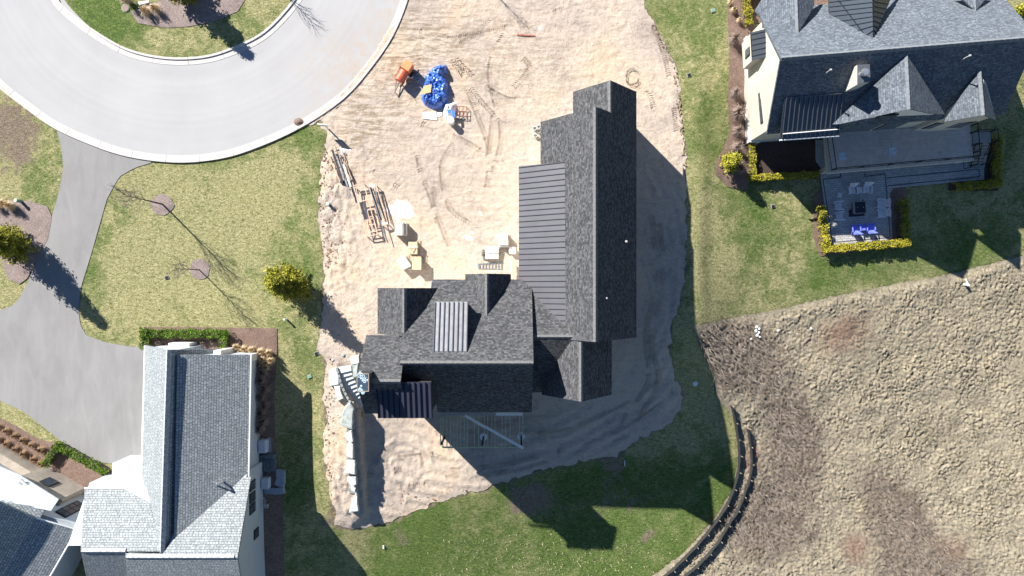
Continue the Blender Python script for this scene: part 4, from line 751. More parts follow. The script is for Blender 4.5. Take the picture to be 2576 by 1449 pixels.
M_box = leaf_mat('hedge_green', (.03, .06, .008), (.085, .15, .015), (.16, .25, .03), 2.0); M_gbox = leaf_mat('hedge_golden', (.11, .12, .01), (.28, .27, .02), (.42, .34, .05), .7); M_bark = simple('bark', (.11, .085, .075), .9, var=.3); M_twig = simple('grey_twigs', (.17, .14, .14), .9, var=.2)
def conifer(name, label, px, py, h, R, mat, seed, n=9000, size=.11):
    g_ = G(px, py); t = thing(name, label, 'tree', tuple(g_)); r = np.random.default_rng(seed); C = []; mb = MB().tube((0,0,-.3), (0,0,h*.93), .13, .02, 8)
    tiers = int(h/.26)
    for k in range(tiers):
        z = h*(.06+.92*k/tiers); rad = R*(1-(z/h))**.75*(1.0 if z > h*.15 else .85); nb = int(7+9*(1-z/h))
        for b_ in range(nb):
            a = r.uniform(0, 6.283); L = rad*r.uniform(.45, 1.15)*(1+.16*math.sin(2*a+seed)+.12*math.sin(5*a+z*2+seed)); dz = L*r.uniform(-.05, .35); m = max(3, int(n/(tiers*nb)*L/rad))
            s = r.uniform(.2, 1, m)**.7; w_ = r.normal(size=(m, 3))*np.c_[.10+.05*s, .10+.05*s, .07+.0*s]
            C.append(np.c_[np.cos(a)*L*s, np.sin(a)*L*s, z+dz*s]+w_); mb.tube((0,0,z), (math.cos(a)*L*.9, math.sin(a)*L*.9, z+dz*.9), .02, .006, 3)
    V, F = leafmesh(np.concatenate(C), size, seed, .2); mesh_np('crown', V, F, mat, smooth=False, parent=t); build('trunk', mb, M_bark, t); return t
conifer('pine_tree', 'bushy green pine at the edge of the sand, casting a shadow onto it', 741, 712, 6.2, 1.95, M_spr, 3, 26000, .085)
conifer('pine_tree', 'tall pine in the mulch bed at the left edge, its shadow crossing the drive', 62, 616, 7.6, 1.75, M_spr, 4, 24000, .085)
conifer('pine_tree', 'small golden conifer in the mulch beside the beige house', 1829, 412, 3.0, .85, M_gold, 5, 5000, .09)
conifer('pine_tree', 'pine on the street island at the top edge, its shadow reaching the kerb', 478, -12, 5.8, 1.5, M_spr, 6, 9000)
conifer('pine_tree', 'small golden conifer beside the beige house roof in the top right corner', 2548, 40, 2.2, .75, M_gold, 8, 3000, .09)
def baretree(label, px, py, h, spread, seed, lean=(0, 0), twigs=3):
    g_ = G(px, py); t = thing('bare_tree', label, 'tree', tuple(g_), group='bare young trees'); r = random.Random(seed); mb = MB()
    tr = MB().tube((0,0,-.2), (lean[0]*.4, lean[1]*.4, h*.4), .075*h/6, .055*h/6, 7); top = Vector((lean[0], lean[1], h*.97)); tr.tube((lean[0]*.4, lean[1]*.4, h*.4), top, .05*h/6, .008, 6); build('trunk', tr, M_bark, t)
    def br(p, d, L, rd, lv):
        q = p; dd = d.copy(); n_ = 4
        for i in range(n_):
            dd = (dd+Vector((r.gauss(0,.10), r.gauss(0,.10), r.gauss(0,.05)+.06))).normalized(); nx = q+dd*L/n_; mb.tube(q, nx, rd*(1-i/n_*.6), rd*(1-(i+1)/n_*.6), 4 if lv < 2 else 3); q = nx
            if lv < twigs and i > 0:
                for _ in range(2): a = r.uniform(0, 6.28); br(q, (dd+Vector((math.cos(a), math.sin(a), .3))*.75).normalized(), L*r.uniform(.35, .55), rd*.5, lv+1)
    for k in range(15):
        z = h*(.36+.55*k/15); a = k*2.4+r.uniform(-.4,.4); s = spread*(1-.6*(z/h-.36)/.64); p = Vector((0,0,0)).lerp(Vector((lean[0], lean[1], h)), z/h); br(p, Vector((math.cos(a)*.62, math.sin(a)*.62, 1.0)).normalized(), s*1.5, .022*h/6, 1)
    build('branches', mb, M_twig, t); return t
baretree('taller bare young tree in a round mulch ring on the dry lawn', 410, 514, 6.7, 1.45, 1); baretree('shorter bare young tree in a mulch ring nearer the white house', 503, 679, 4.8, 1.05, 2)
baretree('bare tree at the top edge of the sand lot, only its shadow in the photo', 1222, -38, 4.2, .8, 3, twigs=2); baretree('bare tree on the island edge at the top, its shadow fanning over the street', 672, -60, 5.0, 1.1, 4, twigs=2)
def hedge(label, legs, wd, hh, mat, seed, dens=260, core=None):
    """clipped hedge along plate-position segments"""
    c = G(*legs[0][0]); t = thing('hedge', label, 'hedge', tuple(c)); r = np.random.default_rng(seed); cs = []; mb = MB()
    for a, b_ in legs:
        A, B_ = G(*a)-c, G(*b_)-c; d = B_-A; L = d.length; u = d.normalized(); q = Vector((-u.y, u.x, 0)); n_ = int(L*dens*wd*2.1)
        s = r.uniform(-wd*.5/L, 1+wd*.5/L, n_); lump = 1+.16*np.sin(s*L*3.4+seed)+.10*np.sin(s*L*7.9+2); side = r.uniform(-1, 1, n_); zz = r.uniform(0, 1, n_)**.5; onface = r.random(n_) < .6
        zz = np.where(onface, 1-r.random(n_)**2*.12, zz); side = np.where(onface, side, np.sign(side)*(1-r.random(n_)**2*.2))
        w_ = wd/2*lump*(1-.25*np.maximum(0, zz-.75)); P_ = np.array([A[:]])+np.outer(s, d[:])+np.outer(side*w_, q[:]); P_[:, 2] = A.z+s*d.z+zz*hh*(1+.09*np.sin(s*L*5.1+seed*2)+.05*(1-side**2)); cs.append(P_+r.normal(size=P_.shape)*.03)
        m = max(1, int(L/.5)); 
        for i in range(m): p = A.lerp(B_, (i+.5)/m); mb.box((p.x, p.y, p.z+hh*.42), (L/m+.02*(i%2), wd*.72-.01*(i%2), hh*.84), math.atan2(u.y, u.x))
    V, F = leafmesh(np.concatenate(cs), .07, seed, .5); mesh_np('foliage', V, F, mat, smooth=False, parent=t); build('hedge_core', mb, core or M_bark, t); return t
hedge('clipped green hedge framing the planting bed at the north end of the white house', [((376,868),(376,832)),((376,838),(570,838)),((570,838),(571,868))], .72, .95, M_box, 1)
hedge('clipped green hedge beside the wide drive and the stone-fronted bay', [((128,1160),(158,1118)),((158,1118),(272,1181))], .62, .8, M_box, 2)
hedge('golden clipped hedge wrapping round the fire pit patio', [((2058,530),(2071,626)),((2071,628),(2268,612)),((2268,612),(2262,512))], .68, .95, M_gbox, 3)
hedge('golden green hedge corner at the foot of the rear deck of the beige house', [((1886,370),(1888,448)),((1888,450),(2045,442))], .55, .8, M_gbox, 4)
hedge('green hedge at the front corner of the beige house by the top edge', [((1878,62),(1869,-6)),((1869,-6),(1985,-14))], .62, .9, M_gbox, 5)
hedge('shaded hedge at the far right end of the rear pavers', [((2498,352),(2496,462)),((2496,464),(2400,472))], .7, .8, M_gbox, 6)
def clump_mesh(name, mat, rad, hh, n, seed, bs=.05):
    r = random.Random(seed); mb = MB()
    for i in range(n):
        a = r.uniform(0, 6.283); L = rad*r.uniform(.5, 1.1); z = hh*r.uniform(.5, 1.1); b0 = Vector((r.gauss(0,bs), r.gauss(0,bs), -.03)); m = Vector((math.cos(a)*L*.45, math.sin(a)*L*.45, z)); e_ = Vector((math.cos(a)*L, math.sin(a)*L, z*r.uniform(.3, .9))); q = Vector((-math.sin(a), math.cos(a), 0))*.014
        mb.add([b0-q, b0+q, m+q, m-q, e_], [(0,1,2,3),(3,2,4)])
    me = bpy.data.meshes.new(name); me.from_pydata(mb.v, [], mb.f); me.materials.append(mat); return me
M_straw = simple('straw_blades', (.60, .46, .28), .8, var=.35, scale=14); M_rusty = simple('rusty_blades', (.30, .19, .11), .9, var=.35, scale=12); M_brownb = simple('brown_stalks', (.26, .20, .17), .9, var=.3, scale=9)
GM = {'straw': [clump_mesh('grass_blades', M_straw, .55, .95, 150, s, .08) for s in (1, 2, 3)], 'rust': [clump_mesh('grass_blades', M_rusty, .45, .5, 130, s, .1) for s in (4, 5)], 'brush': [clump_mesh('grass_blades', M_brownb, .7, 1.05, 110, s, .2) for s in (6, 7, 8)]}
ORD = ['first','second','third','fourth','fifth','sixth','seventh','eighth','ninth','tenth','eleventh','twelfth']
def clumps(kind, pts, group, lab, name='ornamental_grass', sc=(1, 1), cat='grass clump'):
    r = random.Random(len(pts)+len(group))
    for i, (x, y) in enumerate(pts):
        me = GM[kind][i % len(GM[kind])]; o = bpy.data.objects.new(name, me); COL.objects.link(o); o.location = G(x, y); o.rotation_euler = (0, 0, r.uniform(0, 6)); s = r.uniform(*sc); o.scale = (s, s, s*r.uniform(.85, 1.15)); setp(o, lab(i, x, y), cat, group, 'thing')
HB1 = [(600,872),(620,877),(640,878),(662,884),(682,886),(603,893),(626,896),(648,897),(668,902),(656,915),(674,922),(689,905)]
clumps('straw', HB1, 'tan ornamental grasses beside the hedge', lambda i, x, y: f'tan ornamental grass clump, {ORD[i%5 if i<5 else (i-5)%7]} from the hedge in the {"upper" if i<5 else "lower"} sunny row', sc=(.8, .95))
HB2 = [(668,935),(664,955),(672,975),(663,996),(670,1016),(662,1036),(668,1056),(660,1074)]
clumps('brush', HB2, 'shaded brown grasses along the white house', lambda i, x, y: f'brown grass clump in house shade, {ORD[i]} counting down along the white side wall', sc=(1.0, 1.25))
RA = [(2,1072),(24,1083),(45,1095),(66,1106),(88,1118),(112,1130),(132,1142)]; RB = [(4,1104),(25,1115),(48,1128),(68,1140),(90,1154),(110,1164)]
clumps('rust', RA, 'rusty grass tufts by the drive', lambda i, x, y: f'rusty grass tuft in the row nearer the drive, {ORD[i]} from the left', sc=(1., 1.2)); clumps('rust', RB, 'rusty grass tufts by the stone wall', lambda i, x, y: f'rusty grass tuft in the row nearer the stone wall, {ORD[i]} from the left', sc=(1., 1.2))
clumps('straw', [(375,35),(400,30),(330,8)], 'straw grasses on the island', lambda i, x, y: f'straw grass clump on the island bed, {["largest at the mulch edge","right one of the pair","beside the brown disc"][i]}', sc=(1.1, 1.5))
clumps('straw', [(1,520),(22,515),(40,520)], 'straw grasses in the left bed', lambda i, x, y: f'pale straw grass in the left bed, {["at the photo edge","middle of three","closest to the drive"][i]}', sc=(.9, 1.2))
clumps('straw', [(1833,12),(1842,30),(1857,55)], 'straw grasses by the top hedge', lambda i, x, y: f'pale grass clump by the top right hedge, {["furthest from house","middle one","against the hedge corner"][i]}', sc=(.6, .8))
clumps('brush', [(1846,240),(1850,290),(1852,335),(1850,375),(1843,105),(1858,425)], 'leafless shrubs along the beige wall', lambda i, x, y: f'leafless brown shrub in the mulch, {["opposite the wall bay","level with the slit window","below the slit window","above the golden conifer","near the top of the bed","between conifer and hedge"][i]}', name='bare_shrub', sc=(1.1, 1.5), cat='shrub')
clumps('brush', [(445,862),(470,868),(515,864),(540,860),(405,862)], 'dry perennials inside the north hedge', lambda i, x, y: f'dry perennial inside the hedge, {["left of the white block","behind the white block","right of the white block","near the hedge corner","at the left hedge end"][i]}', name='dry_perennial', sc=(.5, .7), cat='plant')
# dead stalks standing in the rear lawn: nobody could count them
r = np.random.default_rng(5); vs, fs = [], []
for k in range(1500):
    x, y = r.uniform(900, 1800), r.uniform(1290, 1500)
    if blob(np.array(x), np.array(y), 1430, 1420, 300, 70) < r.uniform(.12, 1.0): continue
    g_ = G(x, y); n_ = r.integers(2, 5)
    for j in range(n_): a = r.uniform(0, 6.28); L = r.uniform(.1, .38); d = np.array([math.cos(a), math.sin(a)])*L*.5; q = np.array([-math.sin(a), math.cos(a)])*.014; b_ = len(vs); vs += [(g_.x-q[0], g_.y-q[1], g_.z), (g_.x+q[0], g_.y+q[1], g_.z), (g_.x+d[0], g_.y+d[1], g_.z+L)]; fs.append((b_, b_+1, b_+2))
build('dry_stalks', MB().add(vs, fs), simple('dead_stalk', (.52, .44, .33), .9), kind='stuff')
# wiry stems lying over the scrubby part of the meadow
vs, fs = [], []
for k in range(14000):
    x, y = r.uniform(1745, 2576), r.uniform(790, 1449); pv = G(x, y); Xp, Yp = pv.x*S+CX, -pv.y*S+CY
    if float(mead_scrub(np.array(Xp), np.array(Yp)))+.22 < r.uniform(.25, 1.1): continue
    if not inside(np.array([Xp]), np.array([Yp]), meadp)[0]: continue
    a = r.normal(-.9, .5); L = r.uniform(.4, 1.3); d = np.array([math.cos(a), math.sin(a)])*L; q = np.array([-math.sin(a), math.cos(a)])*.011; z0 = pv.z+.12; b_ = len(vs); vs += [(pv.x-q[0], pv.y-q[1], z0), (pv.x+q[0], pv.y+q[1], z0), (pv.x+d[0], pv.y+d[1], z0+r.uniform(.1, .45))]; fs.append((b_, b_+1, b_+2))
build('wiry_stems', MB().add(vs, fs), simple('wiry_stem', (.33, .28, .23), .9, var=.4, scale=1), kind='stuff')
# scrub bushes on the meadow edge
# ============================================================ RETAINING WALL, STAIRS, FENCES
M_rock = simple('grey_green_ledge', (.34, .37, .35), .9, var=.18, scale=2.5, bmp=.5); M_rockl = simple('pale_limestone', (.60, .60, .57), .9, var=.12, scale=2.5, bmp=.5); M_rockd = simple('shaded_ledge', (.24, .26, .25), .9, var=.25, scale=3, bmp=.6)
def rock(name, pts, ztop, zbot, mat, parent=None, seed=0, amp=.04, flare=.0, **tags):
    """irregular slab: outline subdivided, jittered, chamfered top"""
    r = random.Random(seed); ol = ragged(pts, .7, 9, seed); c = sum((P(x, y, ztop) for x, y in ol), Vector())/len(ol); n_ = len(ol); vs = []
    for k, (s, z) in enumerate(((.88, ztop), (1.0, ztop-.06), (1.02+flare, (ztop+zbot)/2), (1.0+flare, zbot))):
        for x, y in ol: p = P(x, y, ztop); vs.append(((c.x+(p.x-c.x)*s+r.gauss(0, amp*.4)), (c.y+(p.y-c.y)*s+r.gauss(0, amp*.4)), z+r.gauss(0, amp*.35)*(k < 2)))
    fs = [tuple(range(n_))]+[(k*n_+i, (k+1)*n_+i, (k+1)*n_+(i+1) % n_, k*n_+(i+1) % n_) for k in range(3) for i in range(n_)]
    a = sum(vs[i][0]*vs[(i+1) % n_][1]-vs[(i+1) % n_][0]*vs[i][1] for i in range(n_))
    if a < 0: fs = [f[::-1] for f in fs]
    fs = [f if i == 0 else f for i, f in enumerate(fs)]; return build(name, MB().add(vs, fs), mat, parent, **tags)
RW = thing('retaining_wall', 'retaining wall of big rough stone slabs beside the sand pit', 'wall', tuple(G(885, 1150)), world=True)
TOPS = [([(856,1071),(886,1081),(888,1030),(880,1012),(868,1022),(858,1050)], M_rock), ([(868,1092),(885,1082),(887,1113),(881,1115),(870,1102)], M_rockl), ([(872,1116),(887,1116),(889,1155),(872,1149)], M_rockl), ([(873,1159),(892,1159),(893,1195),(866,1191)], M_rockl), ([(874,1200),(894,1200),(896,1220),(885,1225),(872,1207)], M_rockl), ([(883,1228),(894,1230),(892,1238),(882,1233)], M_rockl), ([(897,1233),(901,1287),(877,1290),(884,1264)], M_rockl)]
for i, (pts, m) in enumerate(TOPS):
    zt = [.05, -.1, -.2, -.4, -.65, -.8, -1.15][i]; rock('stone', pts, zt+.25, zt-.3, m, RW, i, .03)
    x1 = max(p[0] for p in pts); y0, y1 = min(p[1] for p in pts), max(p[1] for p in pts); yy = y0-2; k = 0
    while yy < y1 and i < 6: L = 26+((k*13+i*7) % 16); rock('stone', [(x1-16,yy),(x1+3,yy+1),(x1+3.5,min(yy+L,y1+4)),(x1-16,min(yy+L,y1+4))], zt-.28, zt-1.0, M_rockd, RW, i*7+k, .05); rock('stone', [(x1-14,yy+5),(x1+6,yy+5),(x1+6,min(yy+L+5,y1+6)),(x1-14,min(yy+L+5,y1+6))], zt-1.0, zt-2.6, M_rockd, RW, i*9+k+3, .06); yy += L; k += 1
for i, (pts, m, zt) in enumerate([([(828,934),(848,924),(853,969),(829,973)], M_rockl, .2), ([(840,971),(854,970),(864,1004),(848,1012)], M_rockl, .15), ([(881,899),(903,893),(903,914),(883,918)], M_rockl, .2), ([(884,917),(902,916),(897,950),(889,950)], M_rock, .15)]): rock('stone', pts, zt, -.4, m, RW, 40+i, .03, label=None)
ST = thing('stone_stairs', 'curved flight of pale stone steps going down beside the unfinished house', 'stairs', tuple(G(880, 975)), world=True); M_st = simple('pale_step_stone', (.55, .57, .58), .9, var=.06, bmp=.2)
Lf = [(848,924),(853,938),(856,949),(859,961),(863,972),(868,983),(873,993),(879,1003),(886,1013),(893,1024),(901,1033)]; Rt = [(883,920),(884,931),(886,941),(890,950),(895,960),(899,970),(902,979),(904,989),(906,998),(908,1007),(910,1018)]
for i in range(10):
    z = .15-i*.17; q = [P(*Lf[i],z), P(*Rt[i],z), P(Rt[i+1][0]+.5,Rt[i+1][1]+2,z), P(Lf[i+1][0]+.5,Lf[i+1][1]+2,z)]; build('step', MB().prism([(p.x, p.y) for p in q], z-.9, z), M_st, ST, bevel=.012)
mb = MB(); off = -5
for i in range(10): z = .35-i*.08; a, b_, c_, d_ = P(*Lf[i],z), P(*Lf[i+1],z), P(Lf[i+1][0]-5,Lf[i+1][1]+3,z), P(Lf[i][0]-5,Lf[i][1]+3,z); mb.prism([(p.x, p.y) for p in (a, b_, c_, d_)], -2.2, z)
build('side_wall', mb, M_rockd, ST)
# lower wall between the stairs and the long stone wall
M_fab = simple('black_silt_fabric', (.03, .03, .028), .8, var=.2); M_stake = simple('pale_stake', (.55, .45, .34), .8)
def fence(label, pts):
    ln = spline(pts, 5); c = G(*pts[0]); t = thing('silt_fence', label, 'fence', tuple(c), world=True, group='silt fences along the meadow'); mb = MB(); g_ = [G(*p) for p in ln]; top = []
    for i in range(len(g_)-1):
        a, b_ = g_[i], g_[i+1]; d = (b_-a).normalized(); q = Vector((-d.y, d.x, 0))*.02; h = .72+.05*math.sin(i*1.3); mb.prism([tuple(v)[:2] for v in (a-q, b_-q, b_+q, a+q)], [a.z-.1, b_.z-.1, b_.z-.1, a.z-.1], [a.z+h, b_.z+h, b_.z+h, a.z+h])
    build('fabric', mb, M_fab, t)
    for p in pts: g2 = G(*p); dv = Vector((random.gauss(0, .06), random.gauss(0, .06), 0)); build('stake', MB().tube(g2-Vector((0,0,.2)), g2+dv+Vector((.1, -.05, 1.0)), .022, .022, 4), M_stake, t)
fence('silt fence nearer the lawn, black fabric on pale stakes', [(1836,1018),(1846,1060),(1853,1101),(1856,1143),(1853,1184),(1842,1226),(1826,1266),(1802,1303),(1777,1336),(1749,1369),(1719,1400),(1690,1428),(1655,1456),(1620,1480)])
fence('silt fence nearer the meadow, black fabric on pale stakes', [(1877,1076),(1884,1119),(1887,1163),(1881,1203),(1867,1243),(1852,1281),(1829,1316),(1807,1354),(1781,1388),(1751,1419),(1719,1446),(1685,1475)])
# ============================================================ PATIO FURNITURE
M_grey = simple('grey_plastic_wood', (.72, .70, .72), .6, var=.05); M_bluep = simple('blue_plastic_wood', (.16, .20, .75), .5, var=.05)
def adirondack(label, px, py, rz, mat, group, proto=None):
    g_ = G(px, py, .1)
    if proto: return dup(proto, g_, rz, label, group)
    t = thing('adirondack_chair', label, 'chair', tuple(g_), rz, group)              # faces -Y
    mb = MB()
    for i in range(6): mb.box((0, -.28+i*.1, .36-i*.018), (.52, .085, .022))
    build('seat', mb, mat, t); mb = MB(); fan = 7
    for i in range(fan):
        a = (i-3)*.085; hgt = .86-.05*abs(i-3); b0 = Vector(((i-3)*.07, .24, .27)); tp_ = b0+Vector((math.sin(a)*hgt*1.0, .34, hgt*.86)); d = tp_-b0; q = Vector((.034, 0, 0)); q2 = Vector((.043, 0, 0)); th = Vector((0, .02, 0)); mb.add([b0-q, b0+q, tp_+q2, tp_-q2, b0-q+th, b0+q+th, tp_+q2+th, tp_-q2+th], [(0,1,2,3),(7,6,5,4),(0,4,5,1),(1,5,6,2),(2,6,7,3),(3,7,4,0)])
    build('backrest', mb, mat, t)
    for s in (-1, 1):
        build('armrest', MB().prism([(s*.30,-.42),(s*.44,-.42),(s*.42,.30),(s*.31,.30)], .55, .575), mat, t); build('leg', MB().box((s*.33, -.34, .27), (.09, .03, .54)), mat, t); build('leg', MB().box((s*.30, .28, .22), (.03, .10, .50), 0), mat, t)
        build('side_rail', MB().tube((s*.27,-.36,.34), (s*.27,.5,.08), .04, .04, 4), mat, t)
    return t
def zc(x, y): return (2044.6+x/5.967, 421.7+y/5.967)
gg = 'grey garden chairs round the fire pit'
c1 = adirondack('grey slatted garden chair at the top left of the fire pit', *zc(560,350), 0.05, M_grey, gg)
adirondack('grey slatted garden chair at the top right of the fire pit', *zc(775,335), -.05, M_grey, gg, c1); adirondack('upper of two grey chairs on the left of the fire pit', *zc(345,580), math.pi/2+.05, M_grey, gg, c1); adirondack('lower of two grey chairs on the left of the fire pit', *zc(362,738), math.pi/2+.1, M_grey, gg, c1)
adirondack('upper of two grey chairs on the right of the fire pit', *zc(985,545), -math.pi/2, M_grey, gg, c1); adirondack('lower of two grey chairs on the right of the fire pit', *zc(990,690), -math.pi/2+.1, M_grey, gg, c1)
c7 = adirondack('left blue garden chair with its shadow on the sunlit pavers', *zc(605,920), math.pi+.08, M_bluep, 'blue garden chairs on the patio'); adirondack('right blue garden chair with its shadow on the sunlit pavers', *zc(822,905), math.pi+.08, M_bluep, 'blue garden chairs on the patio', c7)
def table(label, x, y, mat, s=.45, hh=.45):
    t = thing('side_table', label, 'table', tuple(G(*zc(x, y), .1)), .08); mb = MB()
    for i in range(4): mb.box((-s/2+s/8+i*s/4, 0, hh), (s/4-.012, s*1.2, .025))
    build('tabletop', mb, mat, t)
    for a in (-1, 1):
        for b_ in (-1, 1): build('leg', MB().box((a*s*.4, b_*s*.5, hh/2), (.04, .04, hh)), mat, t)
table('small grey side table between the two upper grey chairs', 660, 350, M_grey); table('small blue side table between the two blue chairs', 708, 905, M_bluep)
fs_ = thing('folding_stool', 'small slatted grey stool at the left side of the patio', 'stool', tuple(G(*zc(365,425), .1)), -.2); mb = MB()
for i in range(5): mb.box((-.16+i*.08, 0, .42), (.06, .42, .02))
build('seat', mb, M_grey, fs_); [build('leg', MB().tube((a*.18, -.2, 0), (-a*.18, .2, .41), .018, .018, 4), M_grey, fs_) for a in (-1, 1)]
mt = G(*zc(645,610), .1); setp(build('outdoor_mat', MB().box((0,0,.015), (1.45, 1.5, .025)), simple('dark_mat', (.04, .045, .06), .9)), 'dark square mat under the fire pit table', 'mat').location = mt; bpy.data.objects['outdoor_mat'].rotation_euler = (0,0,.07)
fp = thing('fire_pit_table', 'square fire pit table with black top and wooden rim on a dark mat', 'fire pit', tuple(mt+Vector((0,0,.03))), .07); M_wr = simple('weathered_rim', (.30, .27, .26), .7, var=.15)
build('base', MB().box((0,0,.28), (.95, .95, .52)), simple('pit_side', (.20, .18, .17), .7), fp); build('tabletop', MB().box((.05,0,.57), (1.0, 1.0, .04)), simple('black_glass', (.02, .022, .035), .25), fp)
mb = MB()
for x, y, a, b_ in ((0,.54,1.18,.07),(0,-.54,1.18,.07),(-.52,0,.16,1.01),(.56,0,.05,1.01)): mb.box((x, y, .58), (a, b_, .05))
build('rim', mb, M_wr, fp)
for x in (-.2, .33): build('handle', MB().box((x, .0, .6), (.035, .13, .02)), M_steel, fp)
for (x, y, l) in ((2119,393,'pale square cover lying on the left part of the deck'),(2245,380,'pale square cover lying in the middle of the deck')):
    p = P(x, y, zd); t = thing('square_cover', l, 'cover', (p.x, p.y, zd), .05, 'square covers on the deck'); build('panel', MB().box((0,0,.03), (.66, .66, .05)), simple('pale_cover', (.62, .68, .74), .5), t, bevel=.01); build('handle', MB().tube((.12,-.02,.06), (.25,.02,.09), .02), M_black, t)
# ============================================================ SITE MATERIALS
def loc(x, y, dz=0): return G(x, y, dz)
M_red = simple('mixer_orange_paint', (.62, .13, .06), .5, var=.15, scale=3); M_rust = simple('rusty_red_steel', (.33, .12, .08), .7, var=.35, scale=8); M_tyre = simple('rubber', (.02, .02, .02), .85)
mx = thing('mortar_mixer', 'orange towable mortar mixer parked on the sand by the kerb', 'mixer', tuple(loc(1021,188)), math.radians(58))
build('drum', MB().tube((-.98,0,.92), (.02,0,.92), .42, .42, 18), M_red, mx, smooth=False, bevel=.02); build('drum_grate', MB().box((-.48,.26,1.22), (.85, .35, .04), 0), M_rust, mx); build('engine_cover', MB().prism([(.12,-.42),(.85,-.42),(.95,-.25),(.95,.28),(.82,.42),(.12,.42)], .45, 1.25), simple('orange_cover', (.78, .26, .10), .5), mx, bevel=.04)
build('chassis', MB().box((0,-.3,.42), (2.2,.07,.08)).box((0,.3,.42), (2.2,.07,.08)).box((-.9,0,.42), (.08,.7,.08)), M_rust, mx); build('tow_bar', MB().tube((-1.0,0,.42), (-2.0,-.12,.38), .05).tube((-1.0,.3,.42), (-1.9,-.1,.38), .03).cyl(-1.9,-.1,.0,.4,.03), simple('dark_steel', (.10, .08, .08), .6, .4), mx)
for s in (-1, 1):
    wl_ = build('wheel', MB().tube((.25, s*.5, .3), (.25, s*.66, .3), .3, .3, 18), M_tyre, mx); build('rim', MB().tube((.25, s*.64, .3), (.25, s*.675, .3), .16, .16, 12), M_rust, wl_)
build('dump_handle', MB().tube((-1.0,-.4,.9), (-1.25,-.55,1.35), .02), M_rust, mx)
# heap of blue tarpaulin: draped, folded relief over an outline
def heap(name, label, cat, ol, hh, mat, seed, fold=.12, res=.05, freq=9, **tags):
    pl = toplan(ol); a = np.array(pl); st = res*S; X, Y = np.meshgrid(np.arange(a[:,0].min()-st, a[:,0].max()+2*st, st), np.arange(a[:,1].min()-st, a[:,1].max()+2*st, st), indexing='ij')
    I = inside(X, Y, pl); fk = (I[:-1,:-1]*1+I[1:,:-1]+I[1:,1:]+I[:-1,1:]) >= 1; used = np.zeros(I.shape, bool)
    for sx in (slice(0,-1), slice(1,None)):
        for sy in (slice(0,-1), slice(1,None)): used[sx, sy] |= fk
    o_ = used & ~I; bx, by, _ = nearest(X[o_], Y[o_], pl); X[o_] = bx; Y[o_] = by; Xu, Yu = X[used], Y[used]; _, _, ed = nearest(Xu, Yu, pl)
    wx = fbm(Xu/14, Yu/14, 3, seed)*freq; fl = np.abs(((wx+fbm(Xu/5, Yu/20, 2, seed+3)*2.5) % 1)-.5)*2; fl2 = np.abs(((fbm(Xu/7, Yu/5, 3, seed+9)*freq*.8) % 1)-.5)*2
    Z = TZ(Xu, Yu)+.06+sstep(ed/12)*hh*(.55+.6*fbm(Xu/16, Yu/16, 3, seed+5))+sstep(ed/4)*fold*(fl+.6*fl2); c = loc(*[sum(p[i] for p in ol)/len(ol) for i in (0, 1)])
    idx = -np.ones(I.shape, int); idx[used] = np.arange(used.sum()); i, j = np.nonzero(fk); F = np.c_[idx[i,j], idx[i,j+1], idx[i+1,j+1], idx[i+1,j]]
    o = mesh_np(name, np.c_[(Xu-CX)/S-c.x, -(Yu-CY)/S-c.y, Z-c.z], F, mat, smooth=True, **tags); o.location = c; return setp(o, label, cat)
def zt(x, y): return (983.9+x/7.087, 140.6+y/7.087)
M_tarp, n, b_ = new_mat('blue_tarp'); v = n.nodes.new('ShaderNodeTexCoord').outputs['Object']; f = noise(n, v, 3.5, 6, .7, 1.0); n.links.new(ramp(n, f, [(.3, (.012, .05, .28)), (.5, (.03, .12, .50)), (.66, (.16, .34, .72))]), b_.inputs['Base Color']); b_.inputs['Roughness'].default_value = .32; b_.inputs['Specular IOR Level'].default_value = .6  # palest blue of the ramp paints fold highlights into the colour
heap('tarpaulin', 'crumpled bright blue tarpaulin heaped over a pile on the sand', 'tarpaulin', [zt(*p) for p in [(680,300),(740,215),(870,165),(995,175),(1015,250),(1005,320),(950,370),(1010,440),(1035,520),(1030,620),(1035,780),(975,880),(930,935),(840,955),(740,955),(660,925),(600,880),(550,800),(540,740),(565,690),(600,640),(560,560),(590,500),(610,350)]], .65, M_tarp, 5, .22, .06, 3.2)
M_ply = simple('orange_plywood', (.66, .40, .20), .8, var=.12, scale=3); M_plyt = simple('plywood', (.60, .43, .25), .8, var=.1, scale=4)
def setq(name, label, cat, quad, z0, z1, mat, bev=0.0):
    ps = [P(x, y, z1) for x, y in quad]; c = sum(ps, Vector())/len(ps); o = build(name, MB().prism([(p.x-c.x, p.y-c.y) for p in ps], z0-z1, 0), mat, bevel=bev); o.location = c; return setp(o, label, cat)
setq('plywood_sheet', 'orange plywood sheet lying on the blue tarpaulin', 'plywood', [zt(590,530), zt(722,505), zt(705,650), zt(520,690)], .92, .97, M_ply)
setq('white_sheet', 'larger white insulation sheet lying flat below the blue tarpaulin', 'sheet', [zt(560,1015), zt(798,990), zt(815,1145), zt(570,1118)], .06, .14, M_white); setq('white_sheet', 'narrow white sheet between the large one and the white bag', 'sheet', [zt(812,1012), zt(912,1000), zt(900,1075), zt(822,1085)], .06, .11, M_white)
heap('plastic_bag', 'white and clear plastic wrap heaped beside the tarpaulin', 'plastic wrap', [zt(*p) for p in [(935,870),(990,835),(1160,830),(1180,900),(1150,1000),(1140,1110),(1060,1130),(970,1150),(935,1060),(915,1000)]], .55, M_white, 8, .1, .05, 7)
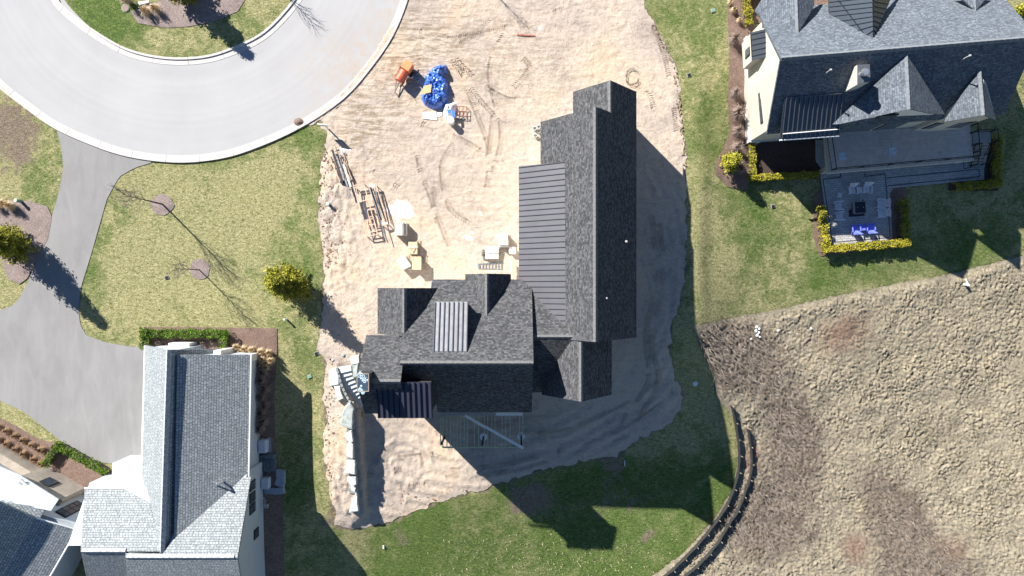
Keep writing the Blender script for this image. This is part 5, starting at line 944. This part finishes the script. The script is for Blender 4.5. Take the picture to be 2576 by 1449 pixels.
setq('blue_panel', 'strip of blue material lying on the white plastic wrap', 'panel', [zt(1080,985), zt(1130,950), zt(1145,1090), zt(1095,1100)], .8, .83, simple('flat_blue', (.05, .18, .6), .5)); setq('blue_panel', 'small blue and white striped wrapper on the plastic wrap', 'panel', [zt(1005,955), zt(1070,955), zt(1070,1020), zt(1010,1020)], .8, .83, simple('flat_blue', (.05, .18, .6), .5))
br_ = thing('water_barrel', 'tall white barrel casting a rounded shadow below the tarpaulin', 'barrel', tuple(loc(1136,308))); build('body', MB().cyl(0,0,0,.86,.29,.29,24), M_white, br_); build('lid', MB().cyl(0,0,.86,.91,.31,.29,24).cyl(.1,.1,.9,.94,.05), M_white, br_)
rk = thing('steel_frame', 'rust red steel staging frame lying beside the plastic wrap', 'frame', tuple(loc(1160,283)), -.05); mb = MB()
for y in (-.42, 0, .42): mb.tube((-.55,y,.45), (.5,y,.45), .03)
for x in (-.5, -.15, .2, .5): mb.tube((x,-.42,.45), (x,.42,.45), .03)
build('grid', mb, M_rust, rk); [build('leg', MB().tube((x,y,0), (x,y,.45), .03), M_rust, rk) for x in (-.5,.5) for y in (-.42,.42)]
M_cmu = simple('grey_block', (.36, .35, .34), .9, var=.12, scale=5, bmp=.2)
def block(label, x, y, rz, z=0.0): 
    t = MB(); 
    for a in (-1, 1): t.box((0, a*.08, .1), (.39, .035, .19))
    for a in (-1, 0, 1): t.box((a*.178, 0, .1), (.034, .125, .19))
    o = build('concrete_block', t, M_cmu); o.location = loc(x, y, z); o.rotation_euler = (0,0,rz); return setp(o, label, 'block', 'loose concrete blocks')
for i, (x, y) in enumerate([(1150,300),(1157,303),(1164,299),(1146,306)]): block(['left grey block below the rust red frame','middle grey block below the rust red frame','right grey block below the rust red frame','lowest grey block next to the white barrel'][i], x, y, .3*i)
M_buck = simple('bucket_plastic', (.5, .48, .46), .6); 
def bucket(label, x, y, r=.16, h=.36, mat=None, z=0.0, fill=None):
    t = thing('bucket', label, 'bucket', tuple(loc(x, y, z)), 0, 'builders buckets'); mb = MB(); n_ = 18; k = [(r*.82,0),(r,h),(r*.9,h),(r*.76,.05)]; vs = [(q[0]*math.cos(6.2832*i/n_), q[0]*math.sin(6.2832*i/n_), q[1]) for q in k for i in range(n_)]
    mb.add(vs, [tuple(range(n_))[::-1]]+[(a*n_+i, a*n_+(i+1) % n_, (a+1)*n_+(i+1) % n_, (a+1)*n_+i) for a in range(3) for i in range(n_)]); build('body', mb, mat or M_white, t); build('contents', MB().cyl(0,0,h*.5,h*.55,r*.83,n=18), fill or M_cmu, t); build('handle', MB().path([(r*math.cos(a), r*math.sin(a)*.7, h+.01) for a in [i*math.pi/8 for i in range(9)]], .008, 4), M_steel, t); return t
bucket('open bucket of mortar tucked against the orange mixer', *zt(365,375), .2, .45); bucket('dark bucket with pale rim in the mixer shadow, nearer the engine', *zt(450,325), .16, .36, M_buck); bucket('bluish bucket in the middle of the mixer shadow', *zt(480,430), .16, .3, M_buck)
for i, (x, y) in enumerate([(1345,325),(1355,321),(1355,332),(1347,343)]): bucket(['white bucket furthest from the garage wall','white bucket at the top, touching the garage wall','grey filled bucket against the garage wall','pale bucket lowest of four by the garage'][i], x, y, .17, .38, [M_white, M_white, M_buck, M_white][i])
r = random.Random(3); rp = thing('rubble_pile', 'little heap of broken mortar beside the mixer drum', 'rubble', tuple(loc(*zt(300,430)))); 
for i in range(14): build('chunk', MB().box((r.gauss(0,.18), r.gauss(0,.22), .06+r.random()*.14), (r.uniform(.1,.25), r.uniform(.08,.18), r.uniform(.06,.12)), r.uniform(0,3)), M_plyt if i % 2 else M_cmu, rp)
# pallets
M_pal = simple('pallet_wood', (.44, .36, .27), .85, var=.18, scale=6); M_box_c = simple('brown_cardboard', (.56, .44, .28), .8, var=.06); M_film = simple('white_film', (.78, .78, .76), .4, var=.08, scale=3, bmp=.5); M_brd = simple('pale_grey_boards', (.58, .57, .55), .7, var=.08, scale=3)
def pallet(label, px, py, rz, w_, l, top=None, h0=0.0):
    t = thing('pallet', label, 'pallet', tuple(loc(px, py, h0)), rz, 'wooden pallets of building materials')
    mb = MB(); n_ = 8
    for i in range(n_): mb.box((0, -l/2+.05+(l-.1)*i/(n_-1), .125), (w_, .09, .02))
    build('deck_boards', mb, M_pal, t); mb = MB()
    for x in (-w_/2+.05, 0, w_/2-.05): mb.box((x, 0, .06), (.09, l, .11))
    build('stringers', mb, M_pal, t); return t
def stack(name, label, cat, px, py, rz, parts):
    g_ = loc(px, py, .14); t = thing(name, label, cat, tuple(g_), rz)
    for nm, c, d, m, bv in parts: build(nm, MB().box((c[0], c[1], c[2]), d), m, t, bevel=bv)
    return t
def planks(t, nm, x0, x1, y, z, d, n, mat):
    for i in range(n): build(nm, MB().box((x0+(x1-x0)*(i+.5)/n, y, z), ((x1-x0)/n-.012, d[0], d[1])), mat, t)
pallet('pallet under the stack of pale boards nearest the white chalk patch', 1013, 578, 0, 1.05, 1.15); t = stack('board_stack', 'stack of pale stone boards with a grey row at its right edge', 'boards', 1012, 578, 0, [('core', (0,0,.42), (.98,1.08,.82), M_brd, .0)])
planks(t, 'top_board', -.5, .18, -.05, .88, (1.05,.08), 5, simple('cream_board', (.66, .62, .52), .8)); planks(t, 'side_board', .2, .34, 0, .86, (1.05,.12), 2, simple('grey_board_b', (.24, .24, .24), .8)); planks(t, 'side_board', .36, .5, -.05, .78, (1.0,.1), 2, M_brd)
pallet('pallet under strapped cardboard cartons, second of the three in line', 1044, 622, 0, 1.02, 1.2); t = stack('carton_stack', 'brown cardboard cartons strapped on a pallet', 'cartons', 1042, 622, 0, [('carton', (-.2,.13,.36), (.38,.6,.72), M_box_c, .01), ('carton', (.19,.13,.36), (.38,.6,.72), M_box_c, .01), ('carton', (0,-.42,.34), (.76,.46,.68), M_box_c, .01), ('strap', (0,.0,.735), (.92,.07,.012), M_white, 0)])
build('crossed_strips', MB().box((-.1,-.3,.73), (.07,.5,.02), .5).box((.12,-.3,.74), (.07,.5,.02), -.5), M_pal, t)
pallet('pallet showing slats to the right of the plywood topped stack', 1060, 662, 0, 1.0, 1.25); t = stack('plywood_stack', 'tall covered stack topped with a tan plywood sheet', 'stack', 1052, 663, 0, [('bundle', (0,0,.45), (.7,1.08,.88), M_film, .03), ('plywood_top', (0,0,.92), (.76,1.16,.03), simple('osb_top', (.68, .47, .27), .85, var=.1, scale=9), 0)])
pallet('tilted pallet under the white wrapped bundle', 1023, 662, math.radians(30), 1.0, 1.15); t = stack('wrapped_bundle', 'bundle in torn white plastic film on a tilted pallet', 'bundle', 1020, 662, math.radians(28), [('carton', (-.05,.25,.40), (.84,.5,.8), M_film, .04), ('carton', (-.03,-.27,.38), (.84,.5,.76), M_film, .04)])
r = random.Random(9); mb = MB()
for i in range(10): a = (r.uniform(-.1,.7), r.uniform(-.8,-.4), r.uniform(0,.5)); mb.tube(a, (a[0]+r.uniform(-.3,.4), a[1]+r.uniform(-.3,.2), a[2]+r.uniform(-.2,.3)), .04, .01, 4)
build('torn_film', mb, M_film, t)
pallet('pallet with white wrapped goods closest to the metal roof', 1269, 606, 0, 1.0, 1.2); t = stack('wrapped_bundle', 'white wrapped goods with a tan label beside the garage wall', 'bundle', 1267, 604, 0, [('carton', (-.2,.2,.42), (.45,.6,.84), M_film, .04), ('carton', (.2,.2,.40), (.4,.6,.8), M_film, .04), ('carton', (0,-.3,.41), (.85,.42,.82), M_film, .04), ('tan_label', (.1,-.15,.83), (.32,.32,.02), M_plyt, 0), ('front_boards', (0,-.6,.2), (.95,.12,.3), M_brd, 0)])
t = stack('block_stack', 'stack of long grey concrete slabs with hollow blocks at its left end', 'blocks', 1237, 637, 0, [('slab', (.06,.28,.38), (1.15,.6,.12), M_brd, .01), ('slab', (.06,-.3,.34), (1.12,.46,.12), M_brd, .01), ('slab', (.0,.2,.2), (1.2,.75,.2), M_cmu, .01), ('slab', (.0,-.3,.17), (1.15,.5,.2), M_cmu, .01), ('slab', (.05,.28,.47), (.95,.35,.05), simple('ribbed_slab', (.5, .5, .5), .8), .01)])
for i, y in enumerate((.22, -.12, -.38)): block(f'hollow grey block at the left end of the slab stack, {["topmost","middle","lowest"][i]}', 1216, 637-y*20, 1.57, .12)
tb = thing('plastic_tub', 'white square plastic tub with rounded corners by the garage wall', 'tub', tuple(loc(1289,631))); build('body', MB().prism([(x*.28+math.copysign(.0,x), y*.28) for x, y in ((-1,-.7),(-.7,-1),(.7,-1),(1,-.7),(1,.7),(.7,1),(-.7,1),(-1,.7))], 0, .5), M_white, tb, bevel=.03); build('rim', MB().prism([(x*.31, y*.31) for x, y in ((-1,-.7),(-.7,-1),(.7,-1),(1,-.7),(1,.7),(.7,1),(-.7,1),(-1,.7))], .5, .54), M_white, tb)
bucket('small tan can standing in the sand next to the white tub', 1280, 638, .09, .2, M_plyt)
setq('plywood_sheet', 'long narrow tan board on sawhorses against the garage wall', 'plywood', [(1286,657),(1297,657),(1297,693),(1286,692)], .55, .6, M_plyt); setq('plank', 'white plank leaning beside the long tan board', 'plank', [(1283,655),(1286,655),(1286,686),(1282,684)], .3, .36, M_white)
ld = thing('step_ladder', 'grey aluminium step ladder lying flat on the sand', 'ladder', tuple(loc(1236,669)), math.radians(1)); M_al = simple('aluminium', (.45, .52, .54), .35, .8)
for s in (-1, 1): build('side_rail', MB().tube((-1.12,s*.2,.12), (1.0,s*.30,.12), .035, .035, 4), M_al, ld); build('rear_leg', MB().tube((-1.1,s*.2,.05), (1.0,s*.27,.03), .02, .02, 4), M_al, ld)
for i in range(8): x = -1.05+i*.28; w_ = .2+.1*(x+1.1)/2.1; build('rung', MB().box((x,0,.14), (.08, 2*w_, .03)), M_al, ld)
build('top_cap', MB().box((-1.14,0,.14), (.1,.44,.06)), M_al, ld)
# timber crates and roofing metal
def zl(x, y): return (792.3+x/5.4, 345+y/5.4)
M_tim = simple('raw_timber', (.60, .44, .34), .85, var=.15, scale=3); M_pan = simple('dark_roof_panel', (.055, .06, .065), .4, .4); M_pan2 = simple('slate_roof_panel', (.10, .095, .11), .4, .4); M_chn = simple('galvanised_channel', (.45, .47, .48), .35, .8)
def bar(parent, name, a, b_, z, w_, h, mat, z2=None):
    p, q = P(*zl(*a), z), P(*zl(*b_), z if z2 is None else z2); d = q-p; R = d.to_track_quat('X', 'Z').to_matrix()
    o = Vector(parent.location) if parent else Vector(); vs = [p+(q-p)*.5+R @ Vector((i*d.length/2, j*w_/2, k*h/2)) for k in (-1,1) for i, j in ((-1,-1),(1,-1),(1,1),(-1,1))]
    return build(name, MB().add(vs, [(3,2,1,0),(4,5,6,7),(0,1,5,4),(1,2,6,5),(2,3,7,6),(3,0,4,7)]), mat, parent)
cr = thing('timber_crate', 'long open timber crate nearest the lawn carrying grey metal channels', 'crate', tuple(loc(*zl(350,400))), world=True)
for a, b_ in (((185,240),(340,610)),((330,150),(505,575))):
    for z in (.06, .4): bar(cr, 'rail', a, b_, z, .06, .07, M_tim)
for k in range(5): t_ = k/4; a = (185+155*t_, 240+370*t_); b2_ = (330+175*t_, 150+425*t_); bar(cr, 'crosspiece', a, b2_, .15, .09, .08, M_tim)
for i, (a, b_, z, w_, m, l) in enumerate([((235,170),(375,600),.52,.2,M_pan,'black metal panel lying along the left side of the first crate'),((278,125),(400,470),.5,.05,M_pan,'thin black metal trim on the first crate'),((295,260),(495,825),.50,.09,M_chn,'long galvanised channel overhanging the first crate'),((320,220),(480,790),.56,.05,M_chn,'slim galvanised channel beside the long one'),((350,240),(400,560),.6,.07,M_pan2,'slate coloured channel across the middle of the first crate'),((385,365),(485,675),.6,.18,M_brd,'pale grey folded panel at the lower end of the first crate')]):
    o = bar(None, 'metal_panel', a, b_, z, w_, .05, m); setp(o, l, 'metal panel', 'metal roofing pieces')
setp(bar(None, 'panel_offcut', (345,600), (405,615), .3, .3, .2, M_pan), 'short dark offcut box at the lower left end of the first crate', 'offcut'); heap('cement_bags', 'torn white paper bags at the top end of the first crate', 'bags', [zl(*p) for p in [(335,190),(345,125),(385,150),(450,170),(492,160),(480,190),(430,200),(435,240),(370,250)]], .2, M_white, 4, .06, .05)
cr = thing('timber_crate', 'open timber crate in the middle with rungs and dark panels on it', 'crate', tuple(loc(*zl(690,1000))), world=True)
for z in (.05, .62):
    for a, b_ in (((525,660),(705,1345)),((665,635),(850,1320)),((525,660),(665,635)),((700,1350),(855,1322))): bar(cr, 'rail', a, b_, z, .07, .07, M_tim)
for a, b_ in (((580,880),(720,850)),((540,690),(680,660)),((680,1200),(820,1180)),((700,1300),(840,1275))): bar(cr, 'crosspiece', a, b_, .62, .08, .06, M_tim)
bar(cr, 'brace', (720,1115), (705,1290), .66, .1, .04, M_plyt); bar(cr, 'brace', (555,665), (620,1010), .64, .06, .05, M_tim)
for x, y in ((525,660),(665,635),(705,1345),(850,1320),(610,1010),(760,985)): bar(cr, 'corner_post', (x,y), (x+1,y+1), .02, .07, .07, M_tim, .62)
setp(bar(None, 'metal_panel', (620,885), (690,1120), .74, .24, .04, M_pan), 'wide black panel on the middle crate, left one', 'metal panel', 'metal roofing pieces'); setp(bar(None, 'metal_panel', (665,875), (715,1110), .76, .2, .04, M_pan2), 'slate grey panel on the middle crate, right one', 'metal panel', 'metal roofing pieces')
inn = thing('timber_trestle', 'small inner timber frame standing in the lower end of the middle crate', 'frame', tuple(loc(*zl(790,1200))), world=True)
for a, b_ in (((740,1085),(790,1075)),((790,1075),(850,1310)),((705,1120),(800,1105))): bar(inn, 'rail', a, b_, .82, .06, .06, M_tim)
cr = thing('timber_crate', 'reddish narrow timber crate on the right holding long dark metal', 'crate', tuple(loc(*zl(860,920))), world=True)
for z in (.05, .62):
    for a, b_ in (((835,660),(990,1180)),((725,660),(910,1190)),((725,665),(840,650)),((910,1200),(1000,1180))): bar(cr, 'rail', a, b_, z, .06, .06, M_tim if z > .5 else M_rust)
bar(cr, 'crosspiece', (910,1175), (990,1165), .66, .14, .05, M_white); bar(cr, 'crosspiece', (740,660), (815,655), .66, .16, .06, M_white); bar(cr, 'rail', (850,670), (960,1100), .5, .05, .06, M_rust)
for x, y in ((835,660),(990,1180),(725,660),(910,1190)): bar(cr, 'corner_post', (x,y), (x+1,y+1), .02, .07, .07, M_tim, .64)
for i, (a, b_, z, w_, m, l) in enumerate([((760,690),(905,1130),.55,.13,M_pan,'widest dark trim in the right crate'),((740,680),(970,1400),.66,.07,M_chn,'longest pale channel poking out of the right crate'),((815,680),(900,1080),.62,.09,M_chn,'bright galvanised channel in the right crate'),((790,690),(850,900),.7,.06,M_pan,'short black trim on the right crate')]): setp(bar(None, 'metal_panel', a, b_, z, w_, .05, m), l, 'metal panel', 'metal roofing pieces')
setp(bar(None, 'plank', (700,1350), (770,1500), .1, .07, .04, M_tim), 'thin plank poking out below the middle crate', 'plank'); setp(bar(None, 'plank', (780,1440), (838,1560), .08, .05, .04, M_tim), 'loose thin stick on the sand below the crates', 'plank')
# site sign, utility markers and small things
sg = thing('sign_post', 'white sign board on a post where lawn, kerb and sand meet', 'sign', tuple(loc(827,325)), math.radians(-5)); build('post', MB().box((0,0,.95), (.09,.09,1.9)), M_white, sg); build('arm', MB().box((-.1,0,1.78), (.9,.07,.07)), M_white, sg); build('board', MB().box((-.1,0,1.38), (.75,.04,.6)), M_white, sg)
def bollard(label, px, py, mat, r=.11, h=.75, name='utility_marker'):
    t = thing(name, label, 'marker', tuple(loc(px, py)), 0, 'utility markers'); build('body', MB().cyl(0,0,-.05,h,r,r*.9,16), mat, t); build('cap', MB().cyl(0,0,h,h+.08,r*1.25,r*.9,16), simple('marker_cap', (.55, .66, .6), .5), t)
M_ug = simple('utility_green', (.16, .30, .22), .5); bollard('green utility pedestal in the bed at the left edge', 55, 507, M_ug, .14, .75); bollard('green utility pedestal at the lawn edge beside the timber crates', 829, 515, M_ug, .14, .6); bollard('short white pipe marker on the lawn below the bushy pine', 721, 803, M_white, .09, .65)
for (x, y, l, m) in ((420,698,'small black valve lid in the dry lawn between the mulch rings',M_black),(1793,27,'small green drain lid in the lawn near the top right house',M_ug),(1733,189,'small dark drain lid in the lawn strip beside the sand',M_black),(1944,519,'tiny dark lid in the lawn left of the patio',M_black),(796,889,'black drain box at the edge of the sand near the stairs',M_black),(779,947,'green irrigation lid in the lawn near the stone slabs',M_ug)):
    t = thing('valve_lid', l, 'lid', tuple(loc(x, y, .05)), .3, 'ground lids'); build('cover', MB().box((0,0,.03), (.3,.24,.05)), m, t); build('frame', MB().box((0,0,.005), (.38,.32,.04)), M_cmu, t)
t = thing('manhole_cover', 'rusty round manhole cover in the island grass', 'manhole', tuple(loc(318,22,.13))); build('frame', MB().cyl(0,0,0,.04,.36,n=28), M_cmu, t); build('cover', MB().cyl(0,0,.03,.07,.31,n=28), simple('rusty_iron', (.26, .19, .17), .8, var=.1), t)
setq('stone_slab', 'pale rectangular slab at the top of the island bed', 'slab', [(345,5),(374,0),(376,6),(350,13)], .1, .32, M_rockl, .02)
heap('inlet_filter', 'brown fabric filter lump at the kerb inlet', 'filter', circ(752,307,13,10,16,.06,3), .22, simple('brown_fabric', (.17, .12, .10), .9, var=.3, scale=8), 2, .06, .05)
t = thing('wire_coil', 'loose loop of black wire on the sand above the garage roof', 'wire', tuple(loc(1585,195)))
r = random.Random(4)
for k in range(3): build('loop', MB().path([((.52+.05*k)*math.cos(a)*(1+.1*math.sin(3*a+k))+.15, -.95*math.sin(a)*(1-.1*k)*(.9+.1*math.cos(2*a)), .05+.25*abs(math.sin(a+k))) for a in [i*2*math.pi/22+k*.2 for i in range(20)]], .016, 4), M_black, t)
setp(bar(None, 'plank', (2745,-1392), (2990,-1378), .12, .12, .05, M_rust), 'rusty brown plank half buried in the sand near the top', 'plank')
# ac units and flagstones in the shade of the white house
M_cover = simple('pale_grey_cover', (.55, .58, .62), .5)
t = thing('generator', 'pale grey standby generator in the shade beside the white house', 'generator', tuple(loc(668,1119))); build('housing', MB().box((0,0,.38), (.72,1.2,.66)), M_cover, t, bevel=.08); build('lid', MB().box((-.06,0,.74), (.66,1.16,.1)), M_cover, t, bevel=.04); build('pad', MB().box((.05,0,.03), (.95,1.4,.1)), M_cmu, t)
t = thing('condenser_unit', 'pale grey air conditioning unit between the steps and the flagstones', 'condenser', tuple(loc(674,1211,-.0))); build('housing', MB().box((0,0,.4), (.62,.95,.75)), M_cover, t, bevel=.03); build('lid', MB().box((0,0,.8), (.66,.99,.06)), M_cover, t, bevel=.02)
M_flag = simple('blue_grey_flagstone', (.30, .34, .38), .85, var=.12, bmp=.3); M_flagd = simple('dark_flagstone', (.13, .15, .16), .85, var=.2, bmp=.3)
for i, (pts, l, m, zz) in enumerate([([(644,1145),(690,1143),(688,1156),(645,1153)],'long dark flagstone step closest to the generator',M_flagd,.1),([(645,1154),(661,1154),(661,1187),(645,1183)],'left dark stone of the small landing by the side door',M_flagd,.0),([(662,1154),(677,1155),(678,1189),(661,1186)],'middle mossy dark stone of the small landing',M_flagd,-.05),([(678,1153),(693,1155),(690,1187),(678,1186)],'right dark stone of the small landing',M_flagd,-.1),([(693,1182),(697,1180),(716,1187),(714,1226),(704,1228),(689,1220),(694,1204)],'tall ragged pale flagstone right of the condenser',M_flag,-.15),([(664,1229),(712,1228),(716,1243),(690,1245),(663,1242)],'wide ragged pale flagstone below the condenser',M_flag,-.15)]):
    g_ = gz(P(*pts[0], -.4)); o = rock('flagstone', pts, g_+.28+zz*.3, g_-.2, m, None, 60+i, .02); setp(o, l, 'flagstone', 'flagstones by the side door')
t = thing('gas_meter', 'grey gas meter with pipes on the white side wall', 'meter', tuple(Q(662,1273,gz(Q(664,1273))))); build('body', MB().box((.25,0,.75), (.35,.3,.4)), M_cmu, t); build('pipes', MB().path([(.25,0,0),(.25,0,.55)], .04).path([(.25,.1,.9),(.25,.8,1.1),(.05,.8,1.1)], .035).path([(.25,.55,1.05),(.55,.6,1.15)], .03), M_steel, t)
# white stones and oddments in the meadow and lawns
r = random.Random(21)
def stone(label, px, py, s, mat=None, name='rock', grp='pale stones in the meadow', cat='rock', dz=.1):
    c = loc(px, py, dz); n_ = 9; vs = []; 
    for k, (q, z) in enumerate(((.55,.5),(1,.15),(.9,-.4))): vs += [(q*s*math.cos(6.283*i/n_)*(1+r.gauss(0,.14)), q*s*math.sin(6.283*i/n_)*(1+r.gauss(0,.14)), z*s) for i in range(n_)]
    o = build(name, MB().add(vs, [tuple(range(n_))]+[(k*n_+i, (k+1)*n_+i, (k+1)*n_+(i+1) % n_, k*n_+(i+1) % n_) for k in range(2) for i in range(n_)]), mat or M_rockl); o.location = c; return setp(o, label, cat, grp)
for i, (x, y, s) in enumerate([(1901,822,.14),(1907,827,.12),(1899,832,.15),(1906,836,.12),(1902,843,.14),(1908,847,.1)]): stone(f'white stone in the little cluster at the meadow edge, {ORD[i]} from the top', x, y, s, M_white, dz=.3)
stone('single white stone right of the white stone cluster', 1955, 831, .13, M_rockl, dz=.3); stone('small pale stone below the lawn edge in the scrub', 2037, 826, .12, dz=.3); stone('small pale stone left of the white stone cluster', 1887, 852, .1, dz=.3)
t = thing('utility_disc', 'round white lid lying on the shaded grass right of the sand', 'lid', tuple(loc(1748,965,.08))); build('disc', MB().cyl(0,0,0,.1,.24,.22,20), M_white, t); build('knob', MB().cyl(0,0,.1,.14,.05), M_white, t)
t = thing('standpipe', 'white plastic standpipe with a flap at the top of the meadow', 'standpipe', tuple(loc(2424,716,.1))); build('pipe', MB().cyl(0,0,-.1,.55,.14,.14,14), M_white, t); build('flap', MB().box((-.1,.3,.5), (.1,.55,.05), .4), M_white, t)
setp(build('white_strip', MB().box((0,0,.05), (.09,.55,.05)), M_white), 'thin white plastic strip on the shaded rear lawn', 'strip').location = loc(1571,1165,.05); setp(build('white_strip', MB().box((0,0,.05), (.12,.3,.05)), M_white), 'small white scrap on the sunny rear lawn', 'strip').location = loc(965,1375,.05)
for i, (x, y, s) in enumerate([(864,893,.16),(838,905,.1)]): stone(['grey rock at the corner of the unfinished house roof','small rock on the sand above the stairs','pale rock at the lawn edge beside the slabs','little rock above the stone steps','flat pale stone at the edge of the rear sand','small pale rock close to the lawn edge rock','rock near the lower end of the stone wall','rock at the sand edge below the stone wall'][i], x, y, s, M_rock if i % 2 == 0 else M_rockl, grp='rocks along the sand edge', dz=.12)
# clods thrown up along the lawn edge of the sand
vs_ = MB(); rr = random.Random(12)
for k in range(800):
    if rr.random() < .6: x, y = rr.gauss(835, 16), rr.uniform(380, 680)
    elif rr.random() < .5: x, y = rr.gauss(830, 10), rr.uniform(900, 1320)
    elif rr.random() < .5: x, y = rr.uniform(1000, 1250), rr.gauss(1255, 14)
    else: y = rr.uniform(60, 420); x = float(np.interp(y, [60,90,170,330,420], [1645,1662,1700,1718,1726]))-abs(rr.gauss(0, 7))
    g_ = G(x, y, .1); s = rr.uniform(.02, .08)
    if not inside(np.array([g_.x*S+CX]), np.array([-g_.y*S+CY]), sandp)[0]: continue
    vs_.box(g_, (s*2, s*1.6, s*1.3), rr.uniform(0, 3), Matrix.Rotation(rr.uniform(0, 1), 3, 'X'))
build('soil_clods', vs_, simple('clod', (.33, .24, .18), .95, var=.2), kind='stuff')
